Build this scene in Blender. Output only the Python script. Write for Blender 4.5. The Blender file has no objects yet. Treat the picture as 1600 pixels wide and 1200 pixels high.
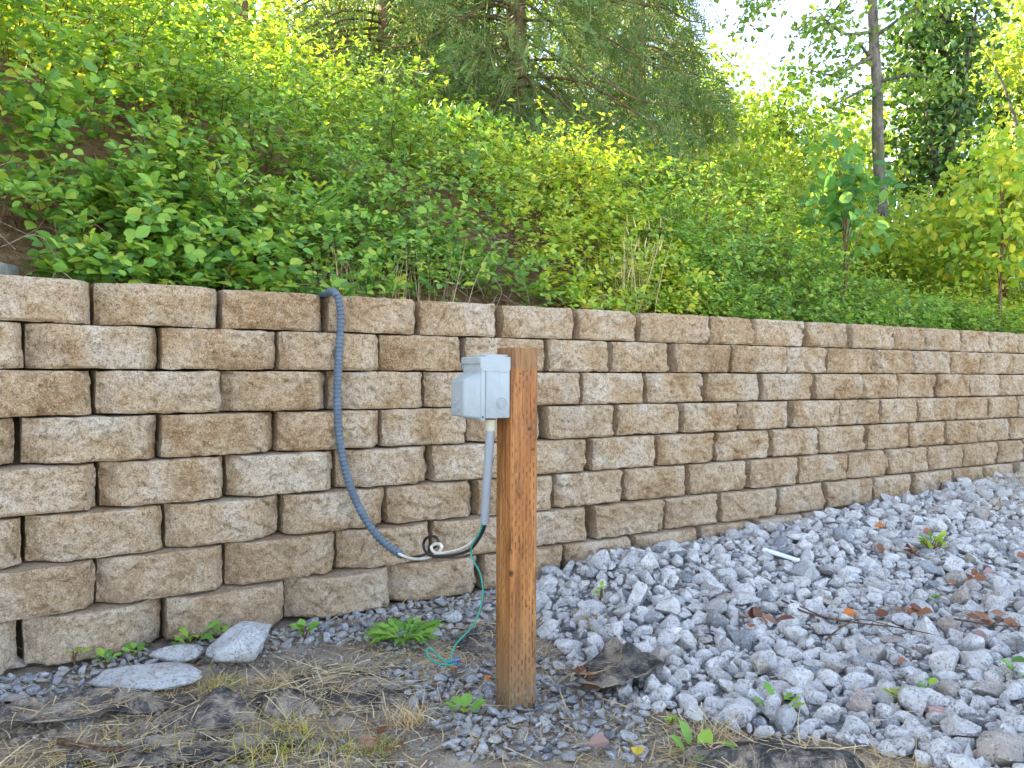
import bpy, bmesh, math, random
import numpy as np
from mathutils import Vector, Matrix

# ------------------------------------------------------------------ camera, sky, sun, exposure
SC = bpy.context.scene
COL = SC.collection
F_PX, CAM_Z, PITCH, ROLL = 1300.0, 0.98, math.atan(19 / 1300), 0.005
cam_d = bpy.data.cameras.new('camera')
cam = bpy.data.objects.new('camera', cam_d)
COL.objects.link(cam)
cam_d.sensor_width = 36.0
cam_d.lens = 36.0 * F_PX / 1600.0
cam_d.clip_start, cam_d.clip_end = 0.05, 400.0
CAM_M = Matrix.Translation((0, 0, CAM_Z)) @ Matrix.Rotation(math.pi / 2 - PITCH, 4, 'X') @ Matrix.Rotation(ROLL, 4, 'Z')
cam.matrix_world = CAM_M
SC.camera = cam

SUN_EL, SUN_AZ = math.radians(29), math.radians(-60)
world = bpy.data.worlds.new('World')
SC.world = world
world.use_nodes = True
_nt = world.node_tree
_sky = _nt.nodes.new('ShaderNodeTexSky')
_sky.sky_type = 'NISHITA'
_sky.sun_disc = False
_sky.sun_elevation, _sky.sun_rotation = SUN_EL, SUN_AZ
_sky.air_density, _sky.dust_density, _sky.ozone_density = 0.6, 0.6, 0.3
_hs = _nt.nodes.new('ShaderNodeHueSaturation')              # thin high haze: a paler blue all over
_hs.inputs['Saturation'].default_value = 0.72
_nt.links.new(_sky.outputs[0], _hs.inputs['Color'])
_nt.links.new(_hs.outputs[0], _nt.nodes['Background'].inputs[0])
_nt.nodes['Background'].inputs[1].default_value = 0.12

sun_d = bpy.data.lights.new('sun', 'SUN')
sun_d.energy, sun_d.angle, sun_d.color = 4.4, math.radians(0.5), (1.0, 0.87, 0.66)
sun = bpy.data.objects.new('sun', sun_d)
COL.objects.link(sun)
SUN_DIR = Vector((math.sin(SUN_AZ) * math.cos(SUN_EL), math.cos(SUN_AZ) * math.cos(SUN_EL), math.sin(SUN_EL)))
sun.rotation_euler = SUN_DIR.to_track_quat('Z', 'Y').to_euler()

SC.view_settings.view_transform = 'Standard'
SC.view_settings.look = 'None'
SC.view_settings.gamma = 1.0
SC.view_settings.exposure = 3.1
SC.render.engine = 'CYCLES'
SC.cycles.max_bounces = 10
SC.cycles.diffuse_bounces = 5
SC.cycles.transmission_bounces = 6

rng = np.random.default_rng(7)
random.seed(7)

# ------------------------------------------------------------------ projection helpers
R3 = np.array(CAM_M.to_3x3())


def ray(px, py):
    d = R3 @ np.array([(px - 800) / F_PX, -(py - 600) / F_PX, -1.0])
    return d / d[1]                       # unit depth along Y


def at(px, py, Y):
    return np.array([0, 0, CAM_Z]) + ray(px, py) * Y


def project(P):
    q = (np.asarray(P) - np.array([0, 0, CAM_Z])) @ R3
    return 800 + F_PX * q[..., 0] / -q[..., 2], 600 - F_PX * q[..., 1] / -q[..., 2]


def sstep(x, a, b):
    t = np.clip((np.asarray(x, float) - a) / (b - a), 0, 1)
    return t * t * (3 - 2 * t)


def _hash(ix, iy, iz, seed):
    h = (ix.astype(np.int64) * 374761393 + iy.astype(np.int64) * 668265263 + iz.astype(np.int64) * 2147483647 + seed * 974711) & 0x7fffffff
    h = ((h ^ (h >> 13)) * 1274126177) & 0x7fffffff
    h = ((h ^ (h >> 16)) * 1911520717) & 0x7fffffff
    return (h & 0xffff) / 65535.0


def noise3(P, seed=0):
    P = np.asarray(P, float)
    i = np.floor(P)
    f = P - i
    f = f * f * (3 - 2 * f)
    ix, iy, iz = i[..., 0], i[..., 1], i[..., 2]
    out = 0
    for dx in (0, 1):
        wx = f[..., 0] if dx else 1 - f[..., 0]
        for dy in (0, 1):
            wy = f[..., 1] if dy else 1 - f[..., 1]
            for dz in (0, 1):
                wz = f[..., 2] if dz else 1 - f[..., 2]
                out = out + wx * wy * wz * _hash(ix + dx, iy + dy, iz + dz, seed)
    return out * 2 - 1


def fbm(P, octv=3, seed=0, gain=0.5):
    a, s, P = 1.0, 0, np.asarray(P, float)
    for k in range(octv):
        s = s + a * noise3(P, seed + k * 17)
        P = P * 2.03
        a *= gain
    return s


def fbm2(x, y, sc, octv=3, seed=0):
    x, y = np.broadcast_arrays(np.asarray(x, float), np.asarray(y, float))
    return fbm(np.stack([x * sc, y * sc, np.zeros_like(x) + 0.5], -1), octv, seed)


# ------------------------------------------------------------------ mesh helpers
def mesh_np(name, verts, faces, mat=None, smooth=False):
    """verts (N,3); faces (M,k) array or list of such arrays."""
    me = bpy.data.meshes.new(name)
    verts = np.asarray(verts, np.float32).reshape(-1, 3)
    fl = faces if isinstance(faces, list) else [faces]
    fl = [np.asarray(f, np.int32) for f in fl if len(f)]
    me.vertices.add(len(verts))
    me.vertices.foreach_set('co', verts.ravel())
    nloop = sum(f.size for f in fl)
    npoly = sum(len(f) for f in fl)
    me.loops.add(nloop)
    me.polygons.add(npoly)
    me.loops.foreach_set('vertex_index', np.concatenate([f.ravel() for f in fl]))
    sizes = np.concatenate([np.full(len(f), f.shape[1]) for f in fl])
    starts = np.concatenate([[0], np.cumsum(sizes)[:-1]]).astype(np.int32)
    me.polygons.foreach_set('loop_start', starts)
    me.polygons.foreach_set('use_smooth', np.full(npoly, bool(smooth)))
    me.update(calc_edges=True)
    if mat:
        me.materials.append(mat)
    return me


def link(name, me, parent=None, loc=None):
    o = bpy.data.objects.new(name, me)
    COL.objects.link(o)
    if parent is not None:
        o.parent = parent
    if loc is not None:
        o.location = tuple(loc)
    return o


def tag(o, label=None, cat=None, group=None, kind=None):
    if label:
        o['label'] = label
    if cat:
        o['category'] = cat
    if group:
        o['group'] = group
    if kind:
        o['kind'] = kind
    return o


def thing(name, label, cat, loc=(0, 0, 0), group=None):
    o = link(name, None, None, loc)
    return tag(o, label, cat, group)


class MB:
    """collects shapes into one mesh"""
    def __init__(self):
        self.v, self.f, self.n = [], {}, 0

    def add(self, v, *fs):
        v = np.asarray(v, float).reshape(-1, 3)
        for f in fs:
            f = np.asarray(f, int)
            if len(f):
                self.f.setdefault(f.shape[1], []).append(f + self.n)
        self.v.append(v)
        self.n += len(v)

    def tube(self, pts, rad, sides=8, caps=True):
        pts = np.asarray(pts, float)
        n = len(pts)
        rad = np.broadcast_to(np.asarray(rad, float), (n,))
        t = np.gradient(pts, axis=0)
        t /= np.linalg.norm(t, axis=1)[:, None] + 1e-9
        u = np.cross(t[0], [0.13, 0.2, 1.0])
        if np.linalg.norm(u) < 1e-3:
            u = np.cross(t[0], [1, 0, 0])
        fr = []
        for k in range(n):
            u = u - t[k] * (u @ t[k])
            u /= np.linalg.norm(u) + 1e-9
            fr.append((u, np.cross(t[k], u)))
        U = np.array([a for a, b in fr])
        V = np.array([b for a, b in fr])
        an = np.arange(sides) * 2 * math.pi / sides
        v = pts[:, None] + rad[:, None, None] * (np.cos(an)[None, :, None] * U[:, None] + np.sin(an)[None, :, None] * V[:, None])
        i = np.arange(n - 1)[:, None] * sides
        j = np.arange(sides)[None]
        j2 = (j + 1) % sides
        q = np.stack([i + j, i + j2, i + sides + j2, i + sides + j], -1).reshape(-1, 4)
        v = v.reshape(-1, 3)
        if caps:
            c0 = len(v)
            v = np.vstack([v, pts[0], pts[-1]])
            a = np.arange(sides)
            b = (a + 1) % sides
            e = (n - 1) * sides
            self.add(v, q, np.stack([b, a, np.full(sides, c0)], 1), np.stack([e + a, e + b, np.full(sides, c0 + 1)], 1))
        else:
            self.add(v, q)

    def build(self, name, mat=None, parent=None, smooth=False, loc=None):
        V = np.vstack(self.v)
        if loc is not None:
            V = V - np.asarray(loc)
        F = [np.vstack(x) for x in self.f.values()]
        return link(name, mesh_np(name, V, F, mat, smooth), parent, loc)


def catmull(P, n=10):
    P = np.asarray(P, float)
    Q = np.vstack([2 * P[0] - P[1], P, 2 * P[-1] - P[-2]])
    out = []
    for k in range(len(P) - 1):
        a, b, c, d = Q[k:k + 4]
        for s in np.arange(n) / n:
            out.append(0.5 * (2 * b + (c - a) * s + (2 * a - 5 * b + 4 * c - d) * s * s + (3 * b - a - 3 * c + d) * s ** 3))
    out.append(P[-1])
    return np.array(out)


def resample(P, step):
    d = np.concatenate([[0], np.cumsum(np.linalg.norm(np.diff(P, axis=0), axis=1))])
    s = np.arange(0, d[-1], step)
    return np.stack([np.interp(s, d, P[:, k]) for k in range(3)], 1)


def bevel_box(M, size, bev=0.003, seg=2):
    """box of size (x,y,z) with origin at its low corner, in frame M (4x4), as MB-ready arrays"""
    bm = bmesh.new()
    bmesh.ops.create_cube(bm, size=1.0)
    for v in bm.verts:
        v.co = Vector(((v.co.x + .5) * size[0], (v.co.y + .5) * size[1], (v.co.z + .5) * size[2]))
    if bev > 0:
        bmesh.ops.bevel(bm, geom=bm.edges[:], offset=bev, segments=seg, affect='EDGES', profile=0.5)
    bm.transform(M)
    return bm


def bm_obj(name, bm, mat, parent=None, smooth=True, loc=None):
    me = bpy.data.meshes.new(name)
    if loc is not None:
        bm.transform(Matrix.Translation(-Vector(loc)))
    bmesh.ops.recalc_face_normals(bm, faces=bm.faces[:])
    bm.to_mesh(me)
    bm.free()
    me.materials.append(mat)
    if smooth:
        me.polygons.foreach_set('use_smooth', [True] * len(me.polygons))
        me.set_sharp_from_angle(angle=math.radians(35))
    return link(name, me, parent, loc)


# ------------------------------------------------------------------ material helpers
class Mat:
    def __init__(self, name, rough=0.8, spec=0.3):
        self.m = bpy.data.materials.new(name)
        self.m.use_nodes = True
        self.nt = self.m.node_tree
        self.b = self.nt.nodes['Principled BSDF']
        self.b.inputs['Roughness'].default_value = rough
        self.b.inputs['Specular IOR Level'].default_value = spec

    def n(self, typ, _props=None, **inp):
        nd = self.nt.nodes.new('ShaderNode' + typ)
        for k, v in (_props or {}).items():
            setattr(nd, k, v)
        for k, v in inp.items():
            key = int(k[1:]) if k[0] == 'i' and k[1:].isdigit() else k.replace('_', ' ')
            self.set(nd.inputs[key], v)
        return nd

    def set(self, sock, v):
        if hasattr(v, 'is_output') or hasattr(v, 'links'):
            self.nt.links.new(v, sock)
        else:
            if isinstance(v, tuple) and len(v) == 3 and sock.type == 'RGBA':
                v = (*v, 1)
            sock.default_value = v

    def math(self, op, a, b=0.0, clamp=False):
        return self.n('Math', {'operation': op, 'use_clamp': clamp}, i0=a, i1=b).outputs[0]

    def noise(self, vec, scale, detail=3, rough=0.55, dist=0.0):
        return self.n('TexNoise', None, Vector=vec, Scale=scale, Detail=detail, Roughness=rough, Distortion=dist).outputs['Fac']

    def voro(self, vec, scale, feature='F1'):
        return self.n('TexVoronoi', {'feature': feature}, Vector=vec, Scale=scale).outputs['Distance']

    def ramp(self, fac, stops, interp='LINEAR'):
        nd = self.n('ValToRGB', None, Fac=fac)
        cr = nd.color_ramp
        cr.interpolation = interp
        while len(cr.elements) < len(stops):
            cr.elements.new(0.5)
        for e, (p, c) in zip(cr.elements, stops):
            e.position = p
            e.color = (*c, 1) if isinstance(c, tuple) else (c, c, c, 1)
        return nd.outputs[0]

    def mix(self, fac, a, b, blend='MIX'):
        nd = self.n('Mix', {'data_type': 'RGBA', 'blend_type': blend})
        self.set(nd.inputs[0], fac)
        self.set(nd.inputs[6], a)
        self.set(nd.inputs[7], b)
        return nd.outputs[2]

    def color(self, c):
        self.set(self.b.inputs['Base Color'], c)
        return self

    def bump(self, h, strength=0.5, dist=0.01):
        nd = self.n('Bump', None, Strength=strength, Distance=dist, Height=h)
        self.nt.links.new(nd.outputs[0], self.b.inputs['Normal'])
        return self

    def objvec(self, jitter=True):
        tc = self.n('TexCoord').outputs['Object']
        if not jitter:
            return tc
        r = self.n('ObjectInfo').outputs['Random']
        off = self.n('CombineXYZ', None, X=self.math('MULTIPLY', r, 37.0), Y=self.math('MULTIPLY', r, 91.0), Z=self.math('MULTIPLY', r, 13.0)).outputs[0]
        return self.n('VectorMath', {'operation': 'ADD'}, i0=tc, i1=off).outputs[0]

    def pos(self):
        return self.n('NewGeometry').outputs['Position']

    def rand(self):
        a = self.n('NewGeometry').outputs['Random Per Island']
        b = self.n('ObjectInfo').outputs['Random']
        return self.math('FRACT', self.math('ADD', a, b))


def leaf_mat(name, cols, transl=0.5, rough=0.45, spec=0.35, tcol=(1.25, 1.15, 0.45), gain=1.0):
    M = Mat(name, rough, spec)
    n = len(cols)
    base = M.ramp(M.rand(), [(i / n, tuple(min(.8, x * gain) for x in c)) for i, c in enumerate(cols)], 'CONSTANT')
    cl = M.noise(M.pos(), 1.7, 2)
    base = M.mix(M.ramp(cl, [(.38, 0.0), (.62, .55)]), base, M.mix(0.55, base, (cols[0][0] * 1.25, cols[0][1] * 1.02, cols[0][2] * .8)))
    M.color(base)
    tc = M.mix(1.0, base, tcol, 'MULTIPLY')
    tr = M.n('BsdfTranslucent', None, Color=tc)
    mx = M.n('MixShader', None, Fac=transl)
    M.nt.links.new(M.b.outputs[0], mx.inputs[1])
    M.nt.links.new(tr.outputs[0], mx.inputs[2])
    M.nt.links.new(mx.outputs[0], M.nt.nodes['Material Output'].inputs[0])
    return M.m


def plain(name, col, rough=0.6, spec=0.3, var=0.12, scale=40.0, bump=0.0, metal=0.0):
    M = Mat(name, rough, spec)
    v = M.objvec(False)
    n = M.noise(v, scale, 4)
    dk = tuple(c * (1 - var) for c in col)
    lt = tuple(min(1, c * (1 + var)) for c in col)
    M.color(M.ramp(n, [(.3, dk), (.7, lt)]))
    M.b.inputs['Metallic'].default_value = metal
    if bump:
        M.bump(n, bump, 0.002)
    return M.m


# block: split-face concrete, tan with ochre and pinkish-grey patches
def make_block_mat():
    M = Mat('split_face_block', 0.92, 0.15)
    v = M.objvec(True)
    big = M.noise(v, 5.0, 4, .6, .4)
    r = M.n('ObjectInfo').outputs['Random']
    tone = M.math('ADD', big, M.math('MULTIPLY', M.math('SUBTRACT', r, .5), .07))
    c = M.ramp(tone, [(.32, (.38, .225, .10)), (.44, (.51, .345, .185)), (.54, (.58, .43, .27)), (.66, (.65, .53, .385))])
    med = M.noise(v, 62.0, 5, .8)
    c = M.mix(M.ramp(med, [(.37, .95), (.50, .0)]), c, M.mix(0.75, c, (.15, .085, .035)))
    c = M.mix(M.ramp(med, [(.55, 0.0), (.68, .6)]), c, (.74, .61, .48))
    gr = M.noise(v, 190.0, 3, .75)
    c = M.mix(M.ramp(gr, [(.54, 0.0), (.66, .55)]), c, (.78, .69, .56))
    c = M.mix(M.ramp(gr, [(.36, .6), (.46, 0.0)]), c, (.14, .085, .045))
    sp = M.voro(v, 150.0)
    sr = M.noise(v, 28.0, 2)
    c = M.mix(M.math('MULTIPLY', M.ramp(sp, [(.12, 1.0), (.30, 0.0)]), M.ramp(sr, [(.42, 0.0), (.60, .85)])), c, (.10, .065, .04))
    # dark staining on some blocks and dust on the lower courses
    st = M.noise(M.pos(), 2.3, 4, .65)
    c = M.mix(M.ramp(st, [(.54, 0.0), (.74, .4)]), c, M.mix(.6, c, (.17, .12, .085)))
    z = M.n('SeparateXYZ', None, Vector=M.pos()).outputs[2]
    low = M.ramp(M.math('ADD', z, M.math('MULTIPLY', big, .35)), [(.12, .55), (.75, 0.0)])
    c = M.mix(low, c, M.mix(.55, c, (.30, .25, .21)))
    M.color(c)
    h = M.math('ADD', M.math('MULTIPLY', M.noise(v, 38.0, 6, .75), 1.0), M.math('MULTIPLY', M.noise(v, 160.0, 3, .7), .45))
    h = M.math('SUBTRACT', h, M.math('MULTIPLY', M.ramp(sp, [(.05, 1.0), (.3, 0.0)]), .18))
    M.bump(h, 1.0, 0.016)
    return M.m


def make_stone_mat(name, stops, speck=0.8, bump=0.8):
    M = Mat(name, 0.9, 0.2)
    v = M.pos()
    c = M.ramp(M.rand(), stops, 'LINEAR')
    n = M.noise(v, 30.0, 5, .7)
    c = M.mix(M.ramp(n, [(.35, .55), (.6, 0.0)]), c, M.mix(.5, c, (.20, .18, .16)))
    pt = M.noise(v, 150.0, 3, .7)
    pm = M.noise(v, 42.0, 3)
    pits = M.ramp(M.math('ADD', pt, M.math('MULTIPLY', M.math('SUBTRACT', pm, .5), .35)), [(.37, 1.0), (.45, 0.0)])
    c = M.mix(M.math('MULTIPLY', pits, speck), c, (.085, .08, .08))
    lt = M.noise(v, 95.0, 3, .7)
    c = M.mix(M.ramp(lt, [(.55, 0.0), (.7, .5)]), c, (.74, .73, .70))
    dirt = M.noise(v, 11.0, 3, .6)
    c = M.mix(M.ramp(dirt, [(.54, 0.0), (.72, .45)]), c, (.34, .29, .22))
    M.color(c)
    h = M.math('SUBTRACT', M.noise(v, 70.0, 5, .75), M.math('MULTIPLY', pits, .3 * speck))
    M.bump(h, bump, 0.014)
    return M.m


def make_soil_mat(name, a, b, c3, sc=9.0, bump=0.9, yard=False):
    M = Mat(name, 0.95, 0.1)
    p = M.pos()
    n = M.noise(p, sc, 6, .65)
    c = M.ramp(n, [(.32, a), (.5, b), (.68, c3)])
    f = M.noise(p, 160.0, 3, .7)
    c = M.mix(M.ramp(f, [(.4, .5), (.55, 0.0)]), c, M.mix(.6, c, (.05, .04, .03)))
    f2 = M.voro(p, 90.0)
    c = M.mix(M.ramp(f2, [(.12, .7), (.24, 0.0)]), c, (.44, .41, .36))
    if yard:                                                 # unseen ground behind the camera, made pale to bounce light onto the wall
        yy = M.n('SeparateXYZ', None, Vector=p).outputs[1]
        c = M.mix(M.ramp(yy, [(.55, 1.0), (1.0, 0.0)]), c, M.ramp(M.noise(p, 25.0, 4, .7), [(.3, (.46, .45, .42)), (.7, (.60, .59, .56))]))
    M.color(c)
    M.bump(M.math('ADD', M.noise(p, 30.0, 6, .7), M.math('MULTIPLY', f, .3)), bump, 0.03)
    return M.m


def make_fabric_mat(sh=0.0):
    M = Mat('landscape_fabric', 0.95, 0.08)
    v = M.objvec(True)
    tone = M.noise(v, 9.0, 9, .74, .5)
    c = M.ramp(tone, [(.36 + sh, (.055, .053, .052)), (.44 + sh, (.15, .13, .115)), (.49 + sh, (.36, .295, .22)), (.62 + sh, (.54, .455, .35))])
    fi = M.n('TexNoise', None, Vector=M.n('VectorMath', {'operation': 'MULTIPLY'}, i0=v, i1=(1.0, 5.0, 1.0)).outputs[0], Scale=70.0, Detail=4.0).outputs['Fac']
    c = M.mix(M.ramp(fi, [(.5, 0.0), (.68, .55)]), c, (.34, .30, .25))
    M.color(c)
    M.bump(M.math('ADD', fi, M.noise(v, 26.0, 5, .7)), 1.0, 0.02)
    return M.m


def make_wood_mat():
    M = Mat('treated_timber', 0.62, 0.25)
    tc = M.n('TexCoord').outputs['Object']
    sv = M.n('VectorMath', {'operation': 'MULTIPLY'}, i0=tc, i1=(1.0, 1.0, 0.07)).outputs[0]
    gr = M.noise(sv, 75.0, 5, .65, .8)
    br = M.noise(sv, 22.0, 4, .6, .3)
    c = M.ramp(br, [(.3, (.27, .090, .018)), (.5, (.37, .145, .038)), (.7, (.47, .215, .068))])
    c = M.mix(M.ramp(gr, [(.38, .95), (.54, 0.0)]), c, M.mix(.75, c, (.13, .05, .015)))
    blot = M.noise(tc, 9.0, 4, .6)
    c = M.mix(M.ramp(blot, [(.55, 0.0), (.72, .5)]), c, (.24, .105, .04))
    sx = M.n('SeparateXYZ', None, Vector=tc)
    # knots
    k = None
    for (x, y, z, r) in ((.062, 0, .815, .008), (.074, 0, .755, .007), (.004, .0, .40, .012), (.03, 0, .975, .004), (.055, 0, .30, .006)):
        d = M.n('VectorMath', {'operation': 'DISTANCE'}, i0=tc, i1=(x, y, z)).outputs['Value']
        f = M.ramp(M.math('DIVIDE', M.math('ADD', d, M.math('MULTIPLY', M.math('SUBTRACT', gr, .5), .008)), r), [(.35, 1.0), (1.0, 0.0)])
        k = f if k is None else M.math('MAXIMUM', k, f)
    c = M.mix(M.math('MULTIPLY', k, .9), c, (.05, .022, .01))
    cv = M.n('VectorMath', {'operation': 'MULTIPLY'}, i0=tc, i1=(1.0, 1.0, .035)).outputs[0]
    ck = M.math('ABSOLUTE', M.math('SUBTRACT', M.noise(cv, 48.0, 2, .5, .3), .5))
    ck = M.math('MULTIPLY', M.ramp(ck, [(.004, 1.0), (.016, 0.0)]), M.ramp(M.noise(tc, 7.0, 2), [(.52, 0.0), (.60, 1.0)]))
    c = M.mix(M.math('MULTIPLY', ck, .85), c, (.07, .028, .01))
    # damp grey foot and weathered dark head
    z = sx.outputs[2]
    wob = M.math('MULTIPLY', M.math('SUBTRACT', br, .5), .25)
    foot = M.ramp(M.math('ADD', z, wob), [(.03, .9), (.34, 0.0)])
    c = M.mix(foot, c, M.mix(.75, c, (.20, .15, .085)))
    mud = M.ramp(M.math('ADD', M.noise(tc, 55.0, 4, .7), M.math('MULTIPLY', z, -1.1)), [(.46, 0.0), (.56, .7)])
    c = M.mix(mud, c, (.27, .225, .16))
    head = M.ramp(M.math('ADD', z, M.math('ADD', M.math('MULTIPLY', wob, .12), M.math('MULTIPLY', M.math('SUBTRACT', blot, .5), .05))), [(.985, 0.0), (1.003, .75)])
    c = M.mix(head, c, M.mix(M.ramp(gr, [(.35, 0.0), (.65, 1.0)]), (.10, .045, .016), (.27, .155, .065)))
    # rows of short incising cuts
    u = M.math('DIVIDE', M.math('ADD', sx.outputs[0], sx.outputs[1]), .0118)
    cu = M.math('ABSOLUTE', M.math('SUBTRACT', M.math('FRACT', M.math('ADD', u, M.math('MULTIPLY', M.math('SUBTRACT', blot, .5), .35))), .5))
    col = M.math('FLOOR', u)
    w = M.math('FRACT', M.math('ADD', M.math('ADD', M.math('DIVIDE', z, .031), M.math('MULTIPLY', col, .5)), M.math('MULTIPLY', M.noise(tc, 26.0, 3), 1.1)))
    dash = M.math('MULTIPLY', M.ramp(cu, [(.10, 1.0), (.17, 0.0)]), M.ramp(M.math('ABSOLUTE', M.math('SUBTRACT', w, .5)), [(.22, 1.0), (.30, 0.0)]))
    fade = M.ramp(M.noise(tc, 18.0, 3), [(.38, .05), (.60, 1.0)])
    dash = M.math('MULTIPLY', M.math('MULTIPLY', dash, fade), M.math('LESS_THAN', z, .985))
    c = M.mix(M.math('MULTIPLY', dash, .72), c, (.085, .032, .011))
    M.color(c)
    M.bump(M.math('SUBTRACT', M.math('MULTIPLY', gr, .6), M.math('MAXIMUM', dash, ck)), .8, .003)
    return M.m


def make_bark(name, a, b, sc=22.0, moss=None):
    M = Mat(name, 0.95, 0.1)
    v = M.n('VectorMath', {'operation': 'MULTIPLY'}, i0=M.n('TexCoord').outputs['Object'], i1=(1.0, 1.0, .3)).outputs[0]
    n = M.noise(v, sc, 5, .7)
    c = M.ramp(n, [(.36, a), (.62, b)])
    if moss:
        c = M.mix(M.ramp(M.noise(M.pos(), 3.0, 4), [(.45, 0.0), (.6, .8)]), c, moss)
    M.color(c)
    M.bump(n, 1.0, .03)
    return M.m


BLOCK_M = make_block_mat()
WHITE_STONE = make_stone_mat('pale_rubble', [(0, (.71, .68, .64)), (.35, (.61, .585, .55)), (.62, (.72, .69, .63)), (.82, (.52, .50, .475)), (.90, (.30, .315, .33)), (.93, (.20, .22, .25)), (.95, (.46, .39, .29)), (.97, (.56, .53, .48)), (.99, (.44, .37, .30)), (1, (.40, .30, .25))], .6)
BLUE_STONE = make_stone_mat('blue_grey_gravel', [(0, (.30, .305, .31)), (.25, (.42, .415, .40)), (.45, (.22, .235, .25)), (.62, (.52, .505, .475)), (.80, (.38, .32, .25)), (.92, (.13, .14, .155)), (1, (.50, .48, .44))], .5, .7)
ROCK_M = make_stone_mat('grey_rock', [(0, (.56, .56, .54)), (1, (.62, .61, .57))], .5, 1.0)
BROWN_ROCK_M = make_stone_mat('brown_rock', [(0, (.30, .25, .20)), (1, (.34, .29, .24))], .2, .4)
PINK_ROCK_M = make_stone_mat('pink_rock', [(0, (.46, .28, .24)), (1, (.50, .33, .28))], .2, .5)
ORANGE_ROCK_M = make_stone_mat('rust_rock', [(0, (.50, .20, .09)), (1, (.50, .22, .10))], .1, .5)
SOIL_M = make_soil_mat('dusty_soil', (.25, .195, .135), (.42, .34, .25), (.56, .48, .37), 9.0, 1.0, True)
BANK_M = make_soil_mat('bank_soil', (.13, .07, .032), (.28, .165, .08), (.42, .27, .145), 11.0, 1.0)
CORE_M = plain('dark_earth', (.045, .033, .022), .95, .05, .4, 20, .5)  # earth coloured extra dark to stand for shade in the block gaps
BED_M = make_soil_mat('gravel_dust', (.10, .10, .095), (.20, .20, .195), (.36, .36, .35), 40.0)
FABRIC_M = make_fabric_mat(.055)
DARK_FABRIC_M = make_fabric_mat(.09)
WOOD_M = make_wood_mat()
STRAW_M = leaf_mat('dry_straw', [(.62, .49, .27), (.50, .37, .19), (.70, .60, .38), (.44, .33, .17)], .25, .7, .15, (1, .95, .8))
YGRASS_M = leaf_mat('yellowing_grass', [(.44, .40, .10), (.55, .44, .16), (.30, .36, .06), (.62, .48, .22)], .35, .6, .2)
WEED_M = leaf_mat('weed_leaf', [(.16, .36, .05), (.22, .42, .07), (.12, .29, .05), (.30, .45, .06)], .35)
TWIG_M = make_bark('dry_twig', (.09, .055, .035), (.24, .15, .095), 60.0)
CANE_M = make_bark('bramble_cane', (.12, .06, .03), (.30, .19, .11), 60.0)
PALE_CANE_M = make_bark('dead_cane', (.30, .22, .15), (.52, .42, .32), 60.0)
BROWN_LEAF_M = leaf_mat('brown_leaf', [(.20, .085, .04), (.14, .06, .035), (.28, .13, .06), (.33, .19, .12)], .2, .6, .3, (1, .8, .6))

# ------------------------------------------------------------------ the wall's line in plan
SX = np.array([-700, 0, 260, 520, 900, 1250, 1600, 2200], float)
SS = np.array([668, 507, 455, 406, 340, 279.5, 218.7, 120.0])
_px = np.linspace(-680, 2050, 900)
_s = np.interp(_px, SX, SS)
_k = np.ones(61) / 61
_s = np.convolve(np.pad(_s, 30, mode='reflect', reflect_type='odd'), _k, 'valid')
WL = np.stack([(_px - 800) / _s, F_PX / _s], 1)            # line of the face at mid height
# unseen wall and bank added beyond the left border to block the sun
_t0 = (WL[0] - WL[8]) / np.linalg.norm(WL[0] - WL[8])
_ext = WL[0] + _t0 * (np.arange(170, 0, -1) * .0125)[:, None]
WL = np.vstack([_ext, WL])
_px = np.concatenate([_px[0] - 3.0 * np.arange(170, 0, -1), _px])
_t = np.gradient(WL, axis=0)
_t /= np.linalg.norm(_t, axis=1)[:, None]
WN = np.stack([-_t[:, 1], _t[:, 0]], 1)                     # points away from the camera, into the bank
COURSE, BATTER = 0.1524, 0.030
WALL_TOP = CAM_Z + 2 * COURSE


def course_line(k):
    """plan polyline of the face of course k (0 = top)"""
    return WL + WN * ((3.5 - (k + .5)) * BATTER)


def wall_back(X, Y):
    """signed distance behind the wall face (mid height) and index along it"""
    X = np.asarray(X, float)
    Y = np.asarray(Y, float)
    sh = X.shape
    P = np.stack([X.ravel(), Y.ravel()], 1)
    sub = WL[::6]
    sn = WN[::6]
    idx = np.zeros(len(P), int)
    for s in range(0, len(P), 20000):
        d = ((P[s:s + 20000, None] - sub[None]) ** 2).sum(-1)
        idx[s:s + 20000] = d.argmin(1)
    rel = P - sub[idx]
    return (rel * sn[idx]).sum(1).reshape(sh)


def ground_z(X, Y):
    X, Y = np.broadcast_arrays(np.asarray(X, float), np.asarray(Y, float))
    d = -wall_back(X, Y)                                    # in front of the wall
    r = sstep(X, .02, .45)
    near = 1 - sstep(d, .15, 1.25)
    z = (1 - r) * .055 * (1 - sstep(d, .1, .8)) + r * (.03 + .115 * near) + sstep(X, 1.2, 3.6) * .11 * near + r * .03 * sstep(X, .8, 2.0)
    z = z + (.013 * fbm2(X, Y, 3.1, 3, 5) + .009 * fbm2(X, Y, 17, 4, 6) * (1 - r)) * sstep(d, -.1, .3)
    z = np.where(d < -.25, z - .3, z)
    return z


def on_ground(px, py, dz=0.0):
    Y = 2.5
    for _ in range(25):
        p = at(px, py, Y)
        g = float(ground_z(p[0], p[1])) + dz
        dr = ray(px, py)
        Y = 0.5 * Y + 0.5 * (g - CAM_Z) / dr[2]
    return at(px, py, Y)


def bank_rise(X):
    return np.interp(X, [-6, -2.5, -1.2, 0.2, 1.6, 3.0, 5.0, 9], [1.7, 1.45, 1.3, 1.0, .62, .38, .30, .3])


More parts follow.
